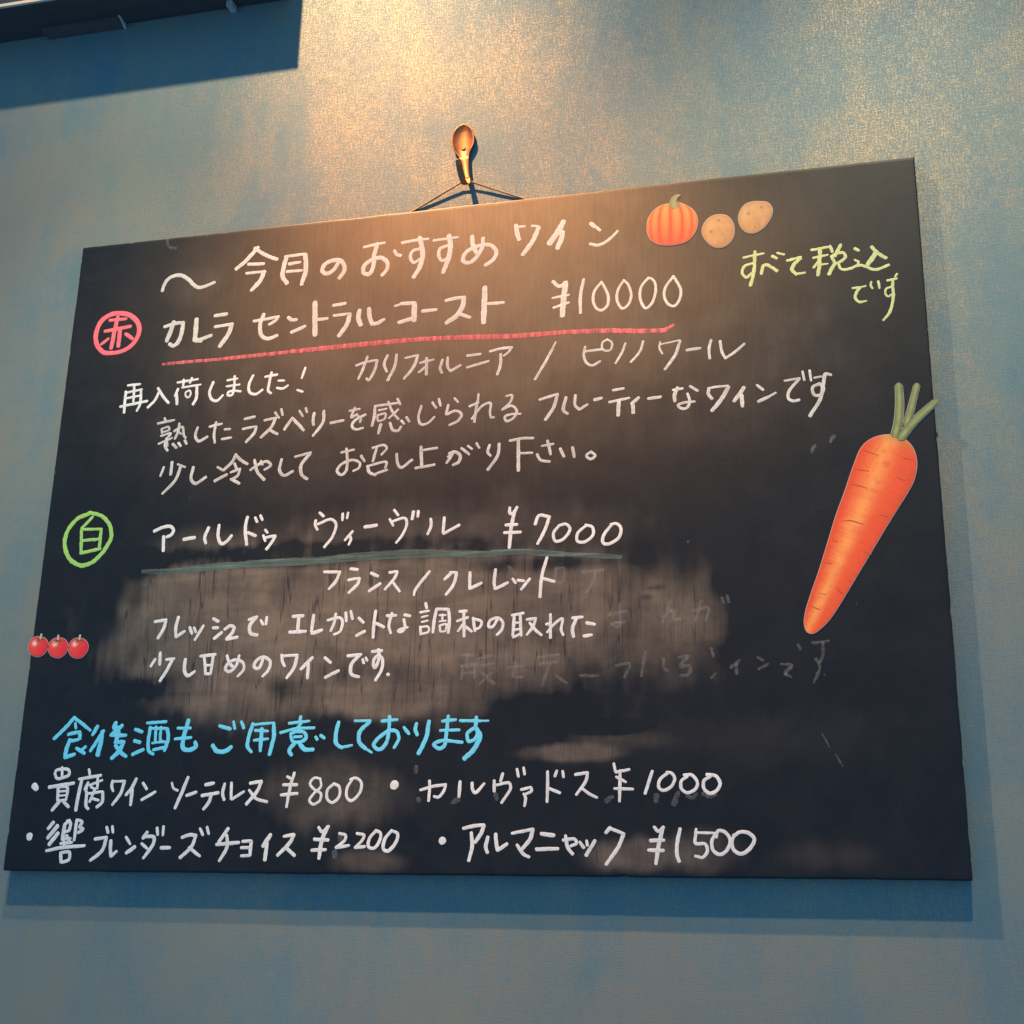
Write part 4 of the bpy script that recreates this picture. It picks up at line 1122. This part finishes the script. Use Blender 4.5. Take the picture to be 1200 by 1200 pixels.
def tube(V, F, pts, r, n=8):
    pts = [Vector(p) for p in pts]; rows = []
    for i, p in enumerate(pts):
        t = (pts[min(i + 1, len(pts) - 1)] - pts[max(i - 1, 0)]).normalized()
        a = t.cross(Vector((0, 1, 0))); a = a.normalized() if a.length > 1e-5 else Vector((1, 0, 0)); b_ = t.cross(a)
        rows.append([])
        for q in range(n):
            an = q / n * 2 * math.pi
            rr = r * (1 + .12 * math.sin(q * 2 + i * .9))
            V.append(p + a * rr * math.cos(an) + b_ * rr * math.sin(an)); rows[-1].append(len(V) - 1)
    for a, b_ in zip(rows, rows[1:]):
        for q in range(n): F.append((a[q], a[(q + 1) % n], b_[(q + 1) % n], b_[q]))
    F.append(tuple(rows[0][::-1])); F.append(tuple(rows[-1]))
cp = [np.array(c) for c in CORD]
ends0 = cp[0] + (cp[0] - cp[1]) / np.linalg.norm(cp[0] - cp[1]) * .012
ends1 = cp[-1] + (cp[-1] - cp[-2]) / np.linalg.norm(cp[-1] - cp[-2]) * .012
ends0[2] = ends1[2] = -.0114; cp[0][2] = cp[-1][2] = -.0110
path = []
for a, b_ in zip([ends0] + cp, cp + [ends1]):
    for i in range(8): path.append(a + (b_ - a) * i / 8)
path.append(ends1)
V, F = [], []
tube(V, F, [P(*p) for p in path], .00095)
tag(mesh_obj('hanging_cord', V, F, flat_mat('twisted_cord', (.34, .22, .11), .7), smooth=True),
    'thin brown cord looped over the brass hook, holding up the chalkboard', 'cord')

# ------------------------------------------------------------------ dark shelf box, upper left
SHX, SHY, SHZ = 0.198, 0.8748, 0.0427
shelf = empty('wall_shelf', P(-.4, SHY, WALL_Z), 'dark wall-mounted shelf box with a pale front lip in the upper left corner', 'shelf')
def dark_wood():
    k = N('dark_stained_wood')
    n1 = k.noise(k.mapping(8, 160, 160), 1.0, 4, .6)
    k.set('Base Color', k.mix(n1, (.030, .022, .022, 1), (.062, .046, .042, 1)))
    k.set('Roughness', .55)
    return k.m
DW = dark_wood()
V, F = [], []
box(V, F, -1.3, SHX, SHY, SHY + .22, WALL_Z + .0005, SHZ - .003)
o = mesh_obj('shelf_body', V, F, DW)
m = o.modifiers.new('bevel', 'BEVEL'); m.width = .0015; m.segments = 2
child(o, shelf)
V, F = [], []
box(V, F, -1.3, SHX, SHY, SHY + .0034, SHZ - .0028, SHZ)
o = mesh_obj('front_lip', V, F, flat_mat('pale_wood_lip', (.66, .48, .34), .45)); child(o, shelf)
V, F = [], []
box(V, F, -1.3, SHX, SHY + .0040, SHY + .22, SHZ - .0028, SHZ - .0012)
child(mesh_obj('front_panel', V, F, flat_mat('slate_panel', (.035, .036, .045), .5)), shelf)
V, F = [], []
box(V, F, -.082, .0085, SHY - .0050, SHY - .0002, WALL_Z + .0008, WALL_Z + .0150)
o = mesh_obj('cleat', V, F, flat_mat('cleat_wood', (.085, .060, .052), .6)); child(o, shelf)
V, F = [], []
i = 0
for x in (.0088, .0110):
    for y, z in ((SHY - .0003, WALL_Z + .0160), (SHY - .0003, WALL_Z + .0008), (SHY - .0062, WALL_Z + .0008)): V.append(P(x, y, z))
F += [(0, 1, 2), (3, 5, 4), (0, 3, 4, 1), (1, 4, 5, 2), (2, 5, 3, 0)]
child(mesh_obj('cleat_end', V, F, flat_mat('bare_wood', (.42, .36, .34), .6)), shelf)
V, F = [], []
box(V, F, .132, .1385, SHY - .0062, SHY - .0002, WALL_Z + .0008, WALL_Z + .0130)
o = mesh_obj('bracket', V, F, flat_mat('bare_metal', (.40, .34, .32), .5)); child(o, shelf)
